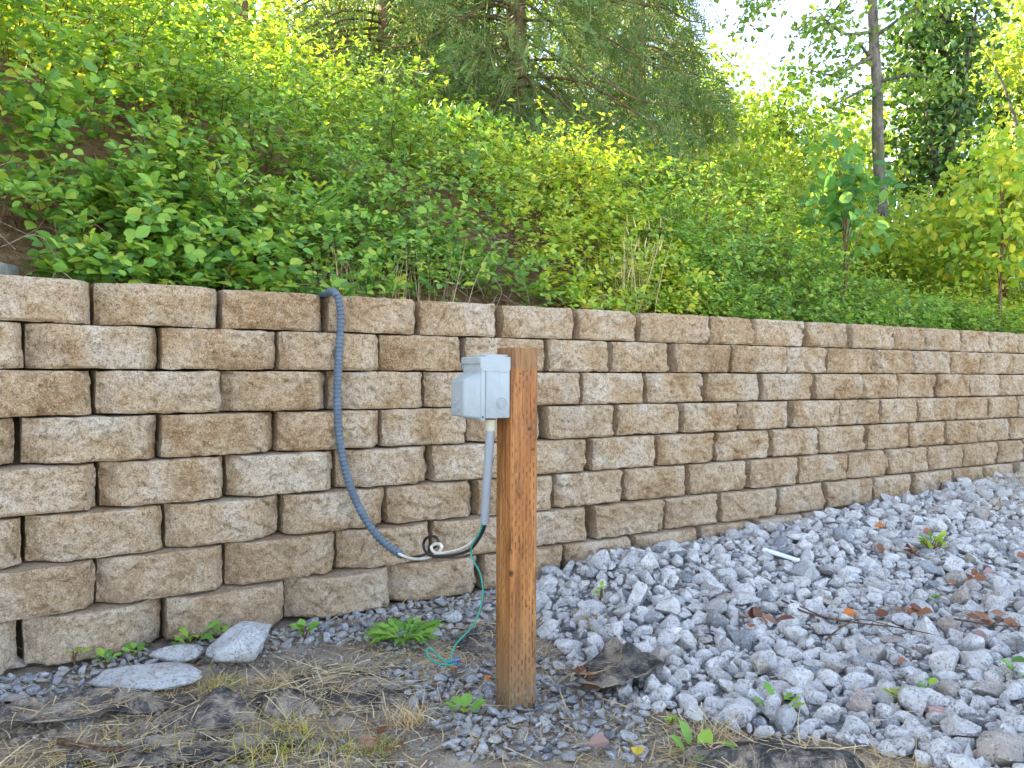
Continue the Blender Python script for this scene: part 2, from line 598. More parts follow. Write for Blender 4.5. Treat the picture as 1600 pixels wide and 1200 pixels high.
def bank_z(X, Y, d=None):
    if d is None:
        d = wall_back(X, Y)
    z = WALL_TOP - .07 + bank_rise(X) * sstep(d, .30, 2.7) ** .8 + .07 * np.clip(d - 1.5, 0, 30)
    return z + (.07 * fbm2(X, Y, 1.3, 3, 11) + .035 * fbm2(X, Y, 6, 3, 12)) * sstep(d, .35, 1.0)


# ------------------------------------------------------------------ ground sheet, gravel bed, bank
def grid_mesh(xs, ys, zf):
    X, Y = np.meshgrid(xs, ys)
    Z = zf(X, Y)
    n, m = X.shape
    i = np.arange(n - 1)[:, None] * m + np.arange(m - 1)[None]
    return np.stack([X, Y, Z], -1).reshape(-1, 3), np.stack([i, i + 1, i + m + 1, i + m], -1).reshape(-1, 4)


xs = np.concatenate([[-160, -60, -25, -12, -7], np.arange(-4.5, -2.2, .05), np.arange(-2.2, 1.3, .023), np.arange(1.3, 7.5, .05), [9, 14, 30, 70, 160]])
ys = np.concatenate([[-120, -50, -20, -8, -3, 0, 1.0], np.arange(1.4, 1.75, .05), np.arange(1.75, 3.3, .023), np.arange(3.3, 8.5, .05), [10, 14, 25, 60, 150, 260]])
v, f = grid_mesh(xs, ys, ground_z)
ground = tag(link('ground', mesh_np('ground', v, f, SOIL_M, True)), kind='structure')

XB_Y = np.array([1.2, 1.9, 2.05, 2.17, 2.3, 2.5, 2.9, 3.3, 3.7])
XB_X = np.array([1.5, 1.15, .95, .62, .40, .26, .15, .08, .05])


def coarse_mask(X, Y):
    return (X > np.interp(Y, XB_Y, XB_X) + .03 * fbm2(X, Y, 6, 2, 3)) & (wall_back(X, Y) < -.06 * 0)


X0, Y0 = np.meshgrid(np.arange(-.1, 7.5, .05), np.arange(1.2, 8.5, .05))
n0, m0 = X0.shape
Z0 = ground_z(X0, Y0) + .006
i0 = (np.arange(n0 - 1)[:, None] * m0 + np.arange(m0 - 1)[None])
q0 = np.stack([i0, i0 + 1, i0 + m0 + 1, i0 + m0], -1).reshape(-1, 4)
mk = coarse_mask(X0, Y0) & (wall_back(X0, Y0) < .1)
keep = mk.ravel()[q0].all(1)
gravel_bed = tag(link('gravel_bed', mesh_np('gravel_bed', np.stack([X0, Y0, Z0], -1).reshape(-1, 3), q0[keep], BED_M, True)), kind='structure')

# bank: a sheet laid out by distance along and behind the wall, carried back to a far hillside
ii = np.arange(0, len(WL), 4)
dd = np.concatenate([[.24, .27, .30], np.arange(.36, 4, .1), np.arange(4, 9, .4), [10, 13, 18, 26, 40, 70]])
P = WL[ii][None] + WN[ii][None] * dd[:, None, None]
Zb = bank_z(P[..., 0], P[..., 1], np.broadcast_to(dd[:, None], P.shape[:2]))
Zb[0] = WALL_TOP - .5
n1, m1 = P.shape[:2]
i1 = np.arange(n1 - 1)[:, None] * m1 + np.arange(m1 - 1)[None]
q1 = np.stack([i1, i1 + 1, i1 + m1 + 1, i1 + m1], -1).reshape(-1, 4)
hillside = tag(link('hillside', mesh_np('hillside', np.concatenate([P, Zb[..., None]], -1).reshape(-1, 3), q1, BANK_M, True)), kind='structure')

# ------------------------------------------------------------------ retaining wall: every block a part
ROWS = [
    [152, 349.5, 519, 664, 792, 905, 1007, 1112, 1182, 1266, 1331, 1400, 1448, 1506, 1553],
    [41, 255, 438.5, 600, 734, 857, 959.5, 1058, 1146, 1231, 1299, 1370, 1431, 1489, 1537, 1582],
    [151, 352, 521, 671, 800, 912, 1016, 1111, 1196, 1278, 1347, 1405, 1467, 1521, 1565],
    [35, 253, 439, 600, 739, 859, 969, 1070, 1158, 1242, 1313, 1380, 1439, 1497, 1549, 1593],
    [159, 361, 532, 683, 807, 926, 1031, 1124, 1211, 1284, 1359, 1423, 1482, 1533, 1581],
    [42, 261, 449, 611, 752, 872, 982, 1081, 1175, 1251, 1326, 1390, 1455, 1512, 1561],
    [154, 358, 534, 685, 816, 932, 1044, 1132, 1222, 1296, 1368, 1431, 1494, 1541, 1591],
    [38, 263, 454, 618, 761, 887, 995, 1101, 1184, 1261, 1334, 1410, 1464, 1522, 1572]]
wall = thing('retaining_wall', 'long retaining wall of tan split-face concrete blocks below the green bank', 'wall', (float(WL[300][0]), float(WL[300][1]), 0))
WALL_O = np.array(wall.location)
NU, NV = 62, 26


def block_mesh(w, h, dep, seed, far=0.0):
    r = np.random.default_rng(seed)
    us = (np.linspace(-1, 1, NU))
    us = np.sign(us) * (1 - (1 - np.abs(us)) ** 1.25) * w / 2
    vs = np.linspace(-1, 1, NV)
    vs = np.sign(vs) * (1 - (1 - np.abs(vs)) ** 1.25) * h / 2
    U, V = np.meshgrid(us, vs)
    el, er = r.choice([.045, .060, .080, .10], p=[.25, .3, .3, .15]), r.choice([.035, .060, .085, .11], p=[.2, .3, .3, .2])
    wl, wr = el * r.uniform(.55, 1.2) + .008, er * r.uniform(.9, 1.4) + .016
    # towards the far end the near edge of each block is broken back steeply and its far edge is squarer
    er = er * (1 - far) + far * r.uniform(.014, .034)
    wr = wr * (1 - far) + far * (er * .9 + .006)
    wl = wl * (1 - far) + far * (el * r.uniform(.35, .6) + .004)
    so = r.uniform(0, 300, 3)
    P = np.stack([U + so[0], V + so[1], np.zeros_like(U) + so[2]], -1)
    wob = .010 * fbm(P * 22, 2, 3)
    aL, aR = U + w / 2 + wob * .6, w / 2 - U + wob * .6
    tT, tB = h / 2 - V, V + h / 2
    D = -el * (1 - np.clip(aL / wl, 0, 1)) ** 1.3 - er * (1 - np.clip(aR / wr, 0, 1)) ** 1.3
    D -= .010 * (1 - np.clip((tT + wob * .5) / .020, 0, 1)) ** 2 + .007 * (1 - np.clip((tB + wob * .5) / .016, 0, 1)) ** 2
    D += .011 * fbm(P * 9, 2, 9) + .0075 * fbm(P * 40, 3, 21, .65)
    # fracture facets: patches of tilted planes that meet in small steps
    nf = 26
    pc = np.stack([r.uniform(-w / 2, w / 2, nf), r.uniform(-h / 2, h / 2, nf)], 1)
    g = r.normal(0, .13, (nf, 2))
    of = r.normal(0, .0035, nf)
    jx, jy = U + .012 * noise3(P * 45, 71), V + .012 * noise3(P * 45, 72)
    ne = ((jx[..., None] - pc[:, 0]) ** 2 + (jy[..., None] - pc[:, 1]) ** 2).argmin(-1)
    D += np.clip(of[ne] + g[ne, 0] * (U - pc[ne, 0]) + g[ne, 1] * (V - pc[ne, 1]), -.011, .011)
    rid = 1 - np.abs(noise3(P * 19 + 5, 31))
    D += .007 * rid * np.clip(noise3(P * 7, 41) + .3, 0, 1)
    inn = np.minimum(np.minimum(aL, aR), np.minimum(tT, tB))
    D = np.where(inn < .004, np.minimum(D, -.006), D)
    # uneven outline
    ed = sstep(-np.minimum(aL, aR), -.02, 0)
    Uj = U * (1 - .0) + np.sign(U) * ed * .0035 * (noise3(P * 28, 51) - .6)
    et = sstep(-np.minimum(tT, tB), -.015, 0)
    Vj = V + np.sign(V) * et * .0028 * (noise3(P * 26, 61) - .7)
    front = np.stack([Uj, D, Vj], -1).reshape(-1, 3)         # local: x along, y outward (towards the viewer), z up
    i = np.arange(NV - 1)[:, None] * NU + np.arange(NU - 1)[None]
    q = np.stack([i, i + 1, i + NU + 1, i + NU], -1).reshape(-1, 4)
    ring = np.concatenate([np.arange(NU), np.arange(1, NV) * NU + NU - 1, (NV - 1) * NU + np.arange(NU - 2, -1, -1), np.arange(NV - 2, 0, -1) * NU])
    nr = len(ring)
    b0 = front[ring].copy()
    mid = b0.copy()
    mid[:, 1] -= .02
    back = b0.copy()
    back[:, 1] = -dep
    base = len(front)
    a = np.arange(nr)
    b = (a + 1) % nr
    q2 = np.stack([base + b, base + a, base + nr + a, base + nr + b], 1)
    me = mesh_np('block', np.vstack([front, b0, back]), [q, q2], BLOCK_M, False)
    sm = np.zeros(len(q) + len(q2), bool)
    sm[:len(q)] = True
    me.polygons.foreach_set('use_smooth', sm)
    return me


seed = 100
for k, J in enumerate(ROWS):
    line = course_line(k)
    zc = WALL_TOP - (k + .5) * COURSE
    pxl, _ = project(np.concatenate([line, np.full((len(line), 1), zc)], 1))
    arc = np.concatenate([[0], np.cumsum(np.linalg.norm(np.diff(line, axis=0), axis=1))])
    s = list(np.interp(J, pxl, arc))
    while s[0] > .1:
        s.insert(0, s[0] - random.uniform(.395, .415))
    for _ in range(6):
        s.append(s[-1] + random.uniform(.34, .40))
    s = [x for x in s if 0 < x < arc[-1]]
    for a, b in zip(s[:-1], s[1:]):
        pa = np.array([np.interp(a, arc, line[:, 0]), np.interp(a, arc, line[:, 1])])
        pb = np.array([np.interp(b, arc, line[:, 0]), np.interp(b, arc, line[:, 1])])
        w = np.linalg.norm(pb - pa)
        mx, _ = project(np.array([[*pb, zc]]))
        if mx[0] < -700:
            continue
        t = (pb - pa) / w
        seed += 1
        o = link('block', block_mesh(w - random.uniform(.005, .009) - .010 * float(sstep(mx[0], 600, 1200)), COURSE - .0030 - random.uniform(0, .002), .24, seed, float(sstep(mx[0], 550, 1050))), wall)
        n = np.array([t[1], -t[0]])                          # outward
        jit = random.gauss(0, .006)
        c = (pa + pb) / 2 + n * jit
        M = Matrix(((t[0], n[0], 0, 0), (t[1], n[1], 0, 0), (0, 0, 1, 0), (0, 0, 0, 1)))
        # right-handed: x along, y outward, z up needs x cross y = z
        if Matrix(((t[0], n[0], 0), (t[1], n[1], 0), (0, 0, 1))).determinant() < 0:
            M = Matrix(((-t[0], n[0], 0, 0), (-t[1], n[1], 0, 0), (0, 0, 1, 0), (0, 0, 0, 1)))
        M = M @ Matrix.Rotation(random.gauss(0, .006), 4, 'Z')
        o.matrix_local = Matrix.Translation((c[0] - WALL_O[0], c[1] - WALL_O[1], zc)) @ M
# earth packed behind the blocks
core = MB()
nn = len(WL[::10])
pr = []
for k_ in range(len(ROWS) + 1):
    L_ = WL[::10] + WN[::10] * ((3.5 - k_) * BATTER + .13)
    pr.append(np.concatenate([L_, np.full((nn, 1), WALL_TOP - .06 - k_ * COURSE)], 1))
a = (np.arange(nn - 1)[None] + nn * np.arange(len(ROWS))[:, None]).ravel()
core.add(np.vstack(pr), np.stack([a, a + 1, nn + a + 1, nn + a], 1))
core.build('earth_core', CORE_M, wall, loc=None).location = tuple(-WALL_O)

# ------------------------------------------------------------------ stones
def rock_mesh(name, seed, sub, mat, flat=1.0, cuts=7, rough=.06, elong=1.0, facet=False):
    r = np.random.default_rng(seed)
    bm = bmesh.new()
    bmesh.ops.create_icosphere(bm, subdivisions=sub, radius=1.0)
    V = np.array([v.co for v in bm.verts])
    Fc = np.array([[v.index for v in f.verts] for f in bm.faces])
    bm.free()
    for _ in range(cuts):
        n = r.normal(size=3)
        n /= np.linalg.norm(n)
        h = r.uniform(.46, .84)
        ex = np.clip(V @ n - h, 0, None)
        V = V - ex[:, None] * n * r.uniform(.8, 1.0)
    V = V * (1 + .16 * noise3(V * 1.3 + r.uniform(0, 99, 3), seed)[:, None])
    V = V + V * rough * fbm(V * 3.2 + r.uniform(0, 99, 3), 3, seed + 3)[:, None]
    V *= np.array([elong * r.uniform(.9, 1.1), r.uniform(.75, 1.0), flat * r.uniform(.62, .85)])
    V /= np.abs(V).max()
    me = mesh_np(name, V, Fc, mat, not facet)
    if not facet and sub <= 3:
        me.set_sharp_from_angle(angle=math.radians(27))
    return me


def scatter(sizes, region, maskf, tries_per=10, pack=.8, seed=1):
    r = np.random.default_rng(seed)
    cell = .14
    grid = {}
    out = []
    x0, x1, y0, y1 = region
    for rad in sorted(sizes, reverse=True):
        C = np.stack([r.uniform(x0, x1, tries_per), r.uniform(y0, y1, tries_per)], 1)
        ok = maskf(C[:, 0], C[:, 1], rad)
        for (x, y), g in zip(C, ok):
            if not g:
                continue
            cx, cy = int(x // cell), int(y // cell)
            bad = False
            for ax in (-1, 0, 1):
                for ay in (-1, 0, 1):
                    for (px_, py_, pr_) in grid.get((cx + ax, cy + ay), ()):
                        if (px_ - x) ** 2 + (py_ - y) ** 2 < (pack * (rad + pr_)) ** 2:
                            bad = True
                            break
                    if bad:
                        break
                if bad:
                    break
            if not bad:
                grid.setdefault((cx, cy), []).append((x, y, rad))
                out.append((x, y, rad))
                break
    return np.array(out)


# a lookup of ground height / wall distance for fast tests
gx, gy = np.arange(-3.2, 8.2, .04), np.arange(1.2, 9.0, .04)
GX, GY = np.meshgrid(gx, gy)
GZ = ground_z(GX, GY)
GD = wall_back(GX, GY)


def look(A, x, y):
    i = np.clip(((np.asarray(y) - gy[0]) / .04).astype(int), 0, len(gy) - 1)
    j = np.clip(((np.asarray(x) - gx[0]) / .04).astype(int), 0, len(gx) - 1)
    return A[i, j]


BASE_OFF = .115                                              # the lowest course stands this far in front of mid height
POST_C = np.array([-.003, 2.38])


def visible(x, y, m=80):
    px_, py_ = project(np.stack([x, y, look(GZ, x, y)], -1))
    return (px_ > -m) & (px_ < 1600 + m) & (py_ < 1200 + m)


def coarse_ok(x, y, rad):
    post = (np.abs(x - POST_C[0]) < .06 + rad) & (np.abs(y - POST_C[1] - .04) < .08 + rad)
    return coarse_mask(x, y) & (look(GD, x, y) < -BASE_OFF - rad * .6) & visible(x, y, np.where(rad > .0135, 420, 60)) & ~post


r_ = np.random.default_rng(3)
big = np.clip(np.exp(r_.normal(math.log(.0212), .40, 9500)), .0135, .056)
small = r_.uniform(.007, .014, 9000)
S = scatter(np.concatenate([big, small]), (.0, 7.6, 1.55, 7.4), coarse_ok, 14, .66, 5)
VAR = [rock_mesh('stone', 900 + i, 3, WHITE_STONE, 1.05, 14, .07, 1 + .25 * (i % 3)) for i in range(18)]
TINYV = [rock_mesh('stone_tiny', 970 + i, 1, WHITE_STONE, 1.0, 4, .12, 1 + .25 * (i % 3), True) for i in range(8)]
LOWV = [rock_mesh('stone_low', 950 + i, 2, WHITE_STONE, 1.05, 11, .07, 1 + .25 * (i % 3)) for i in range(12)]


def mesh_arrays(me):
    V = np.empty(len(me.vertices) * 3, np.float32)
    me.vertices.foreach_get('co', V)
    n = len(me.polygons[0].vertices)
    Fc = np.empty(len(me.polygons) * n, np.int32)
    me.loops.foreach_get('vertex_index', Fc)
    return V.reshape(-1, 3), Fc.reshape(-1, n)


def rand_rot(r, tilt=.5):
    return (Matrix.Rotation(r.uniform(0, 6.28), 3, 'Z') @ Matrix.Rotation(r.normal(0, tilt), 3, 'X') @ Matrix.Rotation(r.normal(0, tilt), 3, 'Y'))


def joined_rocks(name, S, zs, variants, mat, parent, seed, smooth=True, tilt=.5):
    r = np.random.default_rng(seed)
    arr = [mesh_arrays(m) for m in variants]
    Vs, Fs, n = [], [], 0
    for (x, y, rad), z in zip(S, zs):
        V, Fc = arr[r.integers(len(arr))]
        V = V @ np.array(rand_rot(r, tilt)).T * rad * 1.12 + np.array([x, y, z])
        Vs.append(V)
        Fs.append(Fc + n)
        n += len(V)
    o = link(name, mesh_np(name, np.vstack(Vs), np.vstack(Fs), mat, smooth), parent)
    if smooth:
        o.data.set_sharp_from_angle(angle=math.radians(30))
    return tag(o, kind='stuff')


zS = look(GZ, S[:, 0], S[:, 1]) + S[:, 2] * r_.uniform(.10, .62, len(S)) + .004
spx, spy = project(np.stack([S[:, 0], S[:, 1], zS], -1))
infr = (spx > -10) & (spx < 1610) & (spy < 1210)
order = np.argsort(-np.where(infr, S[:, 2] / S[:, 1], 0))
top = order[:298]
rest = order[298:]
for i in top:
    o = link('stone', VAR[int(r_.integers(len(VAR)))], gravel_bed)
    o.matrix_local = Matrix.Translation((S[i, 0], S[i, 1], zS[i])) @ rand_rot(r_, .5).to_4x4() @ Matrix.Scale(S[i, 2] * 1.14, 4)
tiny = (S[rest, 2] < .0135) | (S[rest, 2] / S[rest, 1] < .0042) | ~infr[rest]
joined_rocks('small_stones', S[rest[~tiny]], zS[rest[~tiny]], LOWV, WHITE_STONE, gravel_bed, 8)
joined_rocks('stone_chips', S[rest[tiny]], zS[rest[tiny]], TINYV, WHITE_STONE, gravel_bed, 9, False)


# fine blue-grey gravel round the post and along the foot of the wall
def fine_ok(x, y, rad):
    d = -look(GD, x, y)
    px_, py_ = project(np.stack([x, y, look(GZ, x, y)], -1))
    n = fbm2(x, y, 5, 2, 77)
    z1 = (px_ > 630 + 60 * n) & (px_ < 1010) & (py_ > 1035 - 25 * n) & (py_ < 1185 + 20 * n) & (px_ + (py_ - 1060) * -.9 > 600)
    z2 = (d < .12 + BASE_OFF + .10 + .10 * n + .10 * sstep(px_, 380, 700)) & (px_ < 860)
    post = (np.abs(x - POST_C[0]) + np.abs(y - POST_C[1] - .05) < .075)
    rodd = (x + .165) ** 2 + (y - 2.45) ** 2 < 0.05 ** 2
    return (z1 | z2) & ~rodd & (d > BASE_OFF + rad * .3) & ~post & visible(x, y, 30)


fs = np.clip(np.exp(r_.normal(math.log(.0105), .36, 4200)), .0055, .028)
FS = scatter(fs, (-2.2, .65, 1.85, 3.5), fine_ok, 14, .78, 15)
zF = look(GZ, FS[:, 0], FS[:, 1]) + FS[:, 2] * r_.uniform(.05, .6, len(FS)) + .003
FV = [rock_mesh('pebble_form', 980 + i, 2, BLUE_STONE, .75, 14, .06, 1 + .3 * (i % 3)) for i in range(10)]
fpx, fpy = project(np.stack([FS[:, 0], FS[:, 1], zF], -1))
od = np.argsort(-FS[:, 2] / FS[:, 1])
for i in od[:260]:
    o = link('pebble', FV[int(r_.integers(10))], ground)
    o.matrix_local = Matrix.Translation((FS[i, 0], FS[i, 1], zF[i])) @ rand_rot(r_, .4).to_4x4() @ Matrix.Scale(FS[i, 2] * 1.12, 4)
joined_rocks('fine_gravel', FS[od[260:]], zF[od[260:]], FV, BLUE_STONE, ground, 18, False)
# loose grit scattered on the soil
GRITV = [rock_mesh('grit_form', 1990 + i, 1, BLUE_STONE, .8, 4, .08, 1.2, True) for i in range(5)]
gs = r_.uniform(.003, .009, 1500)
GS = scatter(gs, (-2.0, .4, 1.7, 3.2), lambda x, y, r: (look(GD, x, y) < -.2) & visible(x, y, 30) & (fbm2(x, y, 4, 2, 5) > -.35), 4, 1.0, 25)
joined_rocks('loose_grit', GS, look(GZ, GS[:, 0], GS[:, 1]) + .003, GRITV, BLUE_STONE, ground, 28, False)


CLOD_M = make_soil_mat('soil_clod', (.20, .155, .105), (.34, .275, .20), (.46, .39, .29), 30.0)
CLODV = [rock_mesh('clod', 990 + i, 1, CLOD_M, 1.0, 3, .2, 1.2, True) for i in range(6)]
gs = np.clip(np.exp(r_.normal(math.log(.0055), .5, 5200)), .0025, .018)
GS = scatter(gs, (-2.0, .55, 1.7, 3.2), lambda x, y, r: (look(GD, x, y) < -.30) & (x < np.interp(y, XB_Y, XB_X) - .02) & visible(x, y, 30) & (fbm2(x, y, 3, 2, 15) > -.3), 4, .9, 35)
joined_rocks('soil_clods', GS, look(GZ, GS[:, 0], GS[:, 1]) + .002, CLODV, CLOD_M, ground, 38, False)


def rock(name, label, cat, px, py, rad, mat, seed, flat=.8, elong=1.2, rz=0.0, sink=.35, cuts=9, rough=.07):
    p = on_ground(px, py)
    me = rock_mesh(name, seed, 4, mat, flat, cuts, rough, elong)
    o = tag(link(name, me), label, cat)
    o.matrix_world = Matrix.Translation((p[0], p[1], p[2] + rad * flat * (.7 - sink))) @ Matrix.Rotation(rz, 4, 'Z') @ Matrix.Scale(rad, 4)
    return o


rock('rock', 'angular pale grey-green rock leaning against the foot of the wall on the left', 'rock', 378, 1030, .135, ROCK_M, 41, .8, 1.25, .9, .15)
rock('flat_stone', 'wide flat pale stone lying on the dirt left of the angular rock', 'stone', 222, 1066, .19, ROCK_M, 42, .34, 1.5, -.1, .3, 6)
rock('rock', 'grey rock behind the flat stone, close to the wall', 'rock', 285, 1034, .105, ROCK_M, 43, .6, 1.7, .1, .3)
rock('boulder', 'smooth brown rock at the left edge below the lowest blocks', 'rock', 12, 1046, .058, BROWN_ROCK_M, 44, .65, 1.3, 0, .25, 3, .02)
rock('stone', 'flat tan stone near the left edge beside small gravel', 'stone', 22, 1096, .04, BROWN_ROCK_M, 45, .5, 1.5, .1, .2, 4, .03)
rock('rock', 'rounded pale rock beside the green rosette weed at the wall foot', 'rock', 704, 972, .042, ROCK_M, 46, .8, 1.2, .3, .1, 4, .03)
rock('rock', 'large light grey rock at the heap edge just right of the wooden post', 'rock', 862, 905, .072, ROCK_M, 47, .75, 1.3, -.2, .1, 7, .06)
rock('rock', 'pale rounded rubble rock in front of the heap, right of the post', 'rock', 886, 1022, .062, WHITE_STONE, 48, .8, 1.35, .5, .2, 7, .06)
rock('rock', 'blue-grey wedge-shaped stone beside the torn black fabric flap', 'rock', 928, 1040, .035, BLUE_STONE, 49, .8, 1.2, 1.2, -.1, 9, .03)
rock('rock', 'pinkish rock among pale rubble at lower right', 'rock', 1455, 1118, .048, PINK_ROCK_M, 50, .55, 1.5, -.2, .1)
rock('rock', 'tall upright pale rubble chunk in the middle of the gravel', 'rock', 1248, 1085, .075, WHITE_STONE, 51, .85, 1.2, 1.4, .1, 6, .09)
rock('rock', 'orange-rust stone fragment left of the pink rock at the bottom edge', 'rock', 1500, 1192, .022, ORANGE_ROCK_M, 52, .7, 1.3, .3, .0)
rock('rock', 'dusky pink stone on gravel at the bottom edge near right corner', 'rock', 1532, 1186, .026, PINK_ROCK_M, 53, .7, 1.2, .8, .0)
rock('rock', 'dark red-brown wedge of stone high on the right gravel', 'rock', 1520, 1080, .026, plain('red_stone', (.30, .10, .07), .8), 54, .6, 1.7, -.7, .0)
rock('rock', 'blocky grey rubble rock below the white strip on the gravel', 'rock', 1330, 905, .07, WHITE_STONE, 55, .7, 1.4, .2, .1)
rock('rock', 'tan stone with flat top in the gravel left of centre right', 'rock', 1138, 945, .055, BROWN_ROCK_M, 56, .7, 1.2, .4, .0)
rock('rock', 'long ridge of grey rubble against the right-hand wall foot', 'rock', 1250, 850, .10, WHITE_STONE, 57, .6, 1.6, .5, .1)

# ------------------------------------------------------------------ landscape fabric
def fabric(label, cpx, cpy, rx, ry, rz, seed, amp=.02, lift=.012, peaks=(), name='landscape_fabric', edge=.0, mat=None):
    c = on_ground(cpx, cpy)
    r = np.random.default_rng(seed)
    NT, NR = 72, 22
    th = np.arange(NT) * 2 * math.pi / NT
    so = r.uniform(0, 90)
    rr = 1 + .22 * fbm(np.stack([np.cos(th) * 1.6 + so, np.sin(th) * 1.6, th * 0], -1), 4, seed)
    q = (np.arange(1, NR + 1) / NR) ** .8
    x = (q[:, None] * rr * np.cos(th) * rx)
    y = (q[:, None] * rr * np.sin(th) * ry)
    X = c[0] + x * math.cos(rz) - y * math.sin(rz)
    Y = c[1] + x * math.sin(rz) + y * math.cos(rz)
    h = amp * (fbm2(X, Y, 5.5, 4, seed) + .45) + .009 * fbm2(X, Y, 22, 4, seed + 5)
    ed = sstep(np.broadcast_to(q[:, None], X.shape), .72, 1.0)
    Z = ground_z(X, Y) + lift * (1 - ed * (edge == 0)) + np.clip(h, -.006, None) * (1 - np.broadcast_to(q[:, None], X.shape) ** 2 * (.95 if edge == 0 else .6)) + edge * ed * np.clip(fbm2(X, Y, 7, 2, seed + 9) + .35, 0, 1) - .012 * ed * (edge == 0)
    for (ppx, ppy, pr, ph) in peaks:
        pc = on_ground(ppx, ppy)
        Z = Z + ph * np.exp(-(((X - pc[0]) ** 2 + (Y - pc[1]) ** 2) / pr ** 2))
    topv = np.concatenate([[[c[0], c[1], float(Z[0].mean())]], np.stack([X, Y, Z], -1).reshape(-1, 3)])
    n = len(topv)
    bot = topv - np.array([0, 0, .003])
    a = np.arange(NT)
    b = (a + 1) % NT
    tri = np.stack([np.zeros(NT, int), 1 + a, 1 + b], 1)
    i = 1 + np.arange(NR - 1)[:, None] * NT
    qd = np.stack([i + a, i + NT + a, i + NT + b, i + b], -1).reshape(-1, 4)
    e = 1 + (NR - 1) * NT
    rim = np.stack([e + a, n + e + a, n + e + b, e + b], 1)
    loc = c
    me = mesh_np(name, np.vstack([topv, bot]) - loc, [np.vstack([tri, tri[:, ::-1] + n]), np.vstack([qd, qd[:, ::-1] + n, rim])], mat or FABRIC_M, True)
    return tag(link(name, me, None, loc), label, 'landscape fabric')


fabric('dusty sheet of black landscape fabric bulging out of the dirt left of the post', 540, 1084, .25, .12, .1, 61, .035, .01, ((560, 1085, .10, .03), (640, 1075, .07, .012)))
fabric('small dark fabric mound poking through dry dirt at lower left', 350, 1120, .13, .07, .2, 62, .03, .012, ((345, 1125, .06, .05),))
fabric('dark fabric hump between the small mound and the dusty sheet', 440, 1112, .13, .06, -.1, 63, .03, .012, ((450, 1110, .06, .035),))
fabric('rolled torn edge of dirty fabric running in from the left border', 60, 1128, .36, .065, .35, 64, .02, .012, ((30, 1150, .1, .02), (150, 1105, .1, .025)), edge=.02)
fabric('brown dirt-covered fabric directly behind the ground rod', 745, 1005, .10, .10, .0, 65, .02, .012, ((745, 1002, .10, .02),))
fabric('torn black fabric flap standing up on gravel right of the post', 968, 1075, .12, .13, -.5, 66, .03, .035, ((950, 1040, .045, .085), (985, 1062, .05, .05), (970, 1090, .09, .02)), edge=.03, mat=DARK_FABRIC_M)
fabric('dark fabric strip along the bottom edge below the gravel', 1195, 1196, .22, .05, -.12, 67, .012, .03, ((1200, 1196, .12, .02),), mat=DARK_FABRIC_M)
fabric('crumpled dry fabric scrap on straw at the bottom centre left', 300, 1185, .3, .06, .15, 68, .02, .012, edge=.012)

# ------------------------------------------------------------------ post, outlet box, pipe, conduit, wires, ground rod
E1, E2 = np.array([.877, .480, 0]), np.array([-.480, .877, 0])
POST_M = Matrix(((E1[0], E2[0], 0, POST_C[0]), (E1[1], E2[1], 0, POST_C[1]), (0, 0, 1, 0), (0, 0, 0, 1)))


def pl(x, y, z):                                             # post-local to world
    return np.array([POST_C[0], POST_C[1], 0]) + E1 * x + E2 * y + np.array([0, 0, z])


POST_H = 1.05
bm = bevel_box(Matrix.Translation((0, 0, -.12)), (.089, .089, POST_H + .12), .0035, 2)
post = bm_obj('wooden_post', bm, WOOD_M)
post.matrix_world = POST_M
tag(post, 'orange-brown square timber post with rows of incised cuts standing in gravel', 'post')


def box_paint():
    M = Mat('grey_enamel', .38, .45)
    v = M.objvec(False)
    n = M.noise(v, 14.0, 4)
    c = M.ramp(n, [(.35, (.28, .315, .315)), (.65, (.335, .365, .365))])
    d = M.noise(v, 60.0, 5, .7)
    c = M.mix(M.ramp(d, [(.62, 0.0), (.74, .5)]), c, (.30, .28, .24))
    M.color(c)
    gv = M.n('VectorMath', {'operation': 'MULTIPLY'}, i0=v, i1=(1.0, 1.0, .15)).outputs[0]
    c = M.mix(M.ramp(M.noise(gv, 70.0, 4, .7), [(.56, 0.0), (.72, .28)]), c, (.24, .23, .20))
    M.color(c)
    M.set(M.b.inputs['Roughness'], M.ramp(n, [(.3, .32), (.7, .5)]))
    M.bump(M.noise(v, 9.0, 2), .15, .004)
    return M.m


ENAMEL = box_paint()
PVC = plain('grey_pvc', (.27, .295, .305), .35, .4, .07, 30)
CREAM = plain('cream_pvc', (.50, .46, .34), .4, .4, .08, 30)
DARK = plain('dark_metal_mouth_shade', (.05, .05, .05), .5, .4)
FLEX = plain('blue_grey_flex', (.085, .115, .145), .38, .45, .2, 25)
W_WHITE = plain('white_insulation', (.72, .69, .60), .35, .4, .08)
W_BLACK = plain('black_insulation', (.018, .018, .022), .35, .4)
W_GREEN = plain('green_insulation', (.02, .22, .16), .4, .4, .15)
BRASS = plain('tarnished_copper', (.38, .17, .08), .45, .5, .25, 60, 0, .6)
ROD = plain('weathered_rod', (.20, .16, .11), .6, .4, .3, 60, .3, .3)
BLUEM = plain('blue_grey_clamp', (.12, .16, .26), .45, .4, .2, 60, 0, .3)

obox = thing('outlet_box', 'pale grey metal outdoor outlet box with bulged cover on the wooden post', 'electrical box')
obox.matrix_world = POST_M
ZB, ZT = .842, 1.022


def lbox(name, lo, hi, mat, parent, bev=.003, seg=2):
    bm = bevel_box(Matrix.Translation(lo), tuple(np.array(hi) - np.array(lo)), bev, seg)
    return bm_obj(name, bm, mat, parent)


lbox('body', (-.080, .003, ZB + .006), (-.0015, .124, ZT - .012), ENAMEL, obox, .0025)
lbox('back_plate', (-.074, .012, ZT - .004), (-.0016, .114, ZT + .0075), ENAMEL, obox, .003)
# hood: cap with chamfered side flaps
hood = MB()
y0, y1 = .0005, .1265
xb, xf = -.0015, -.097


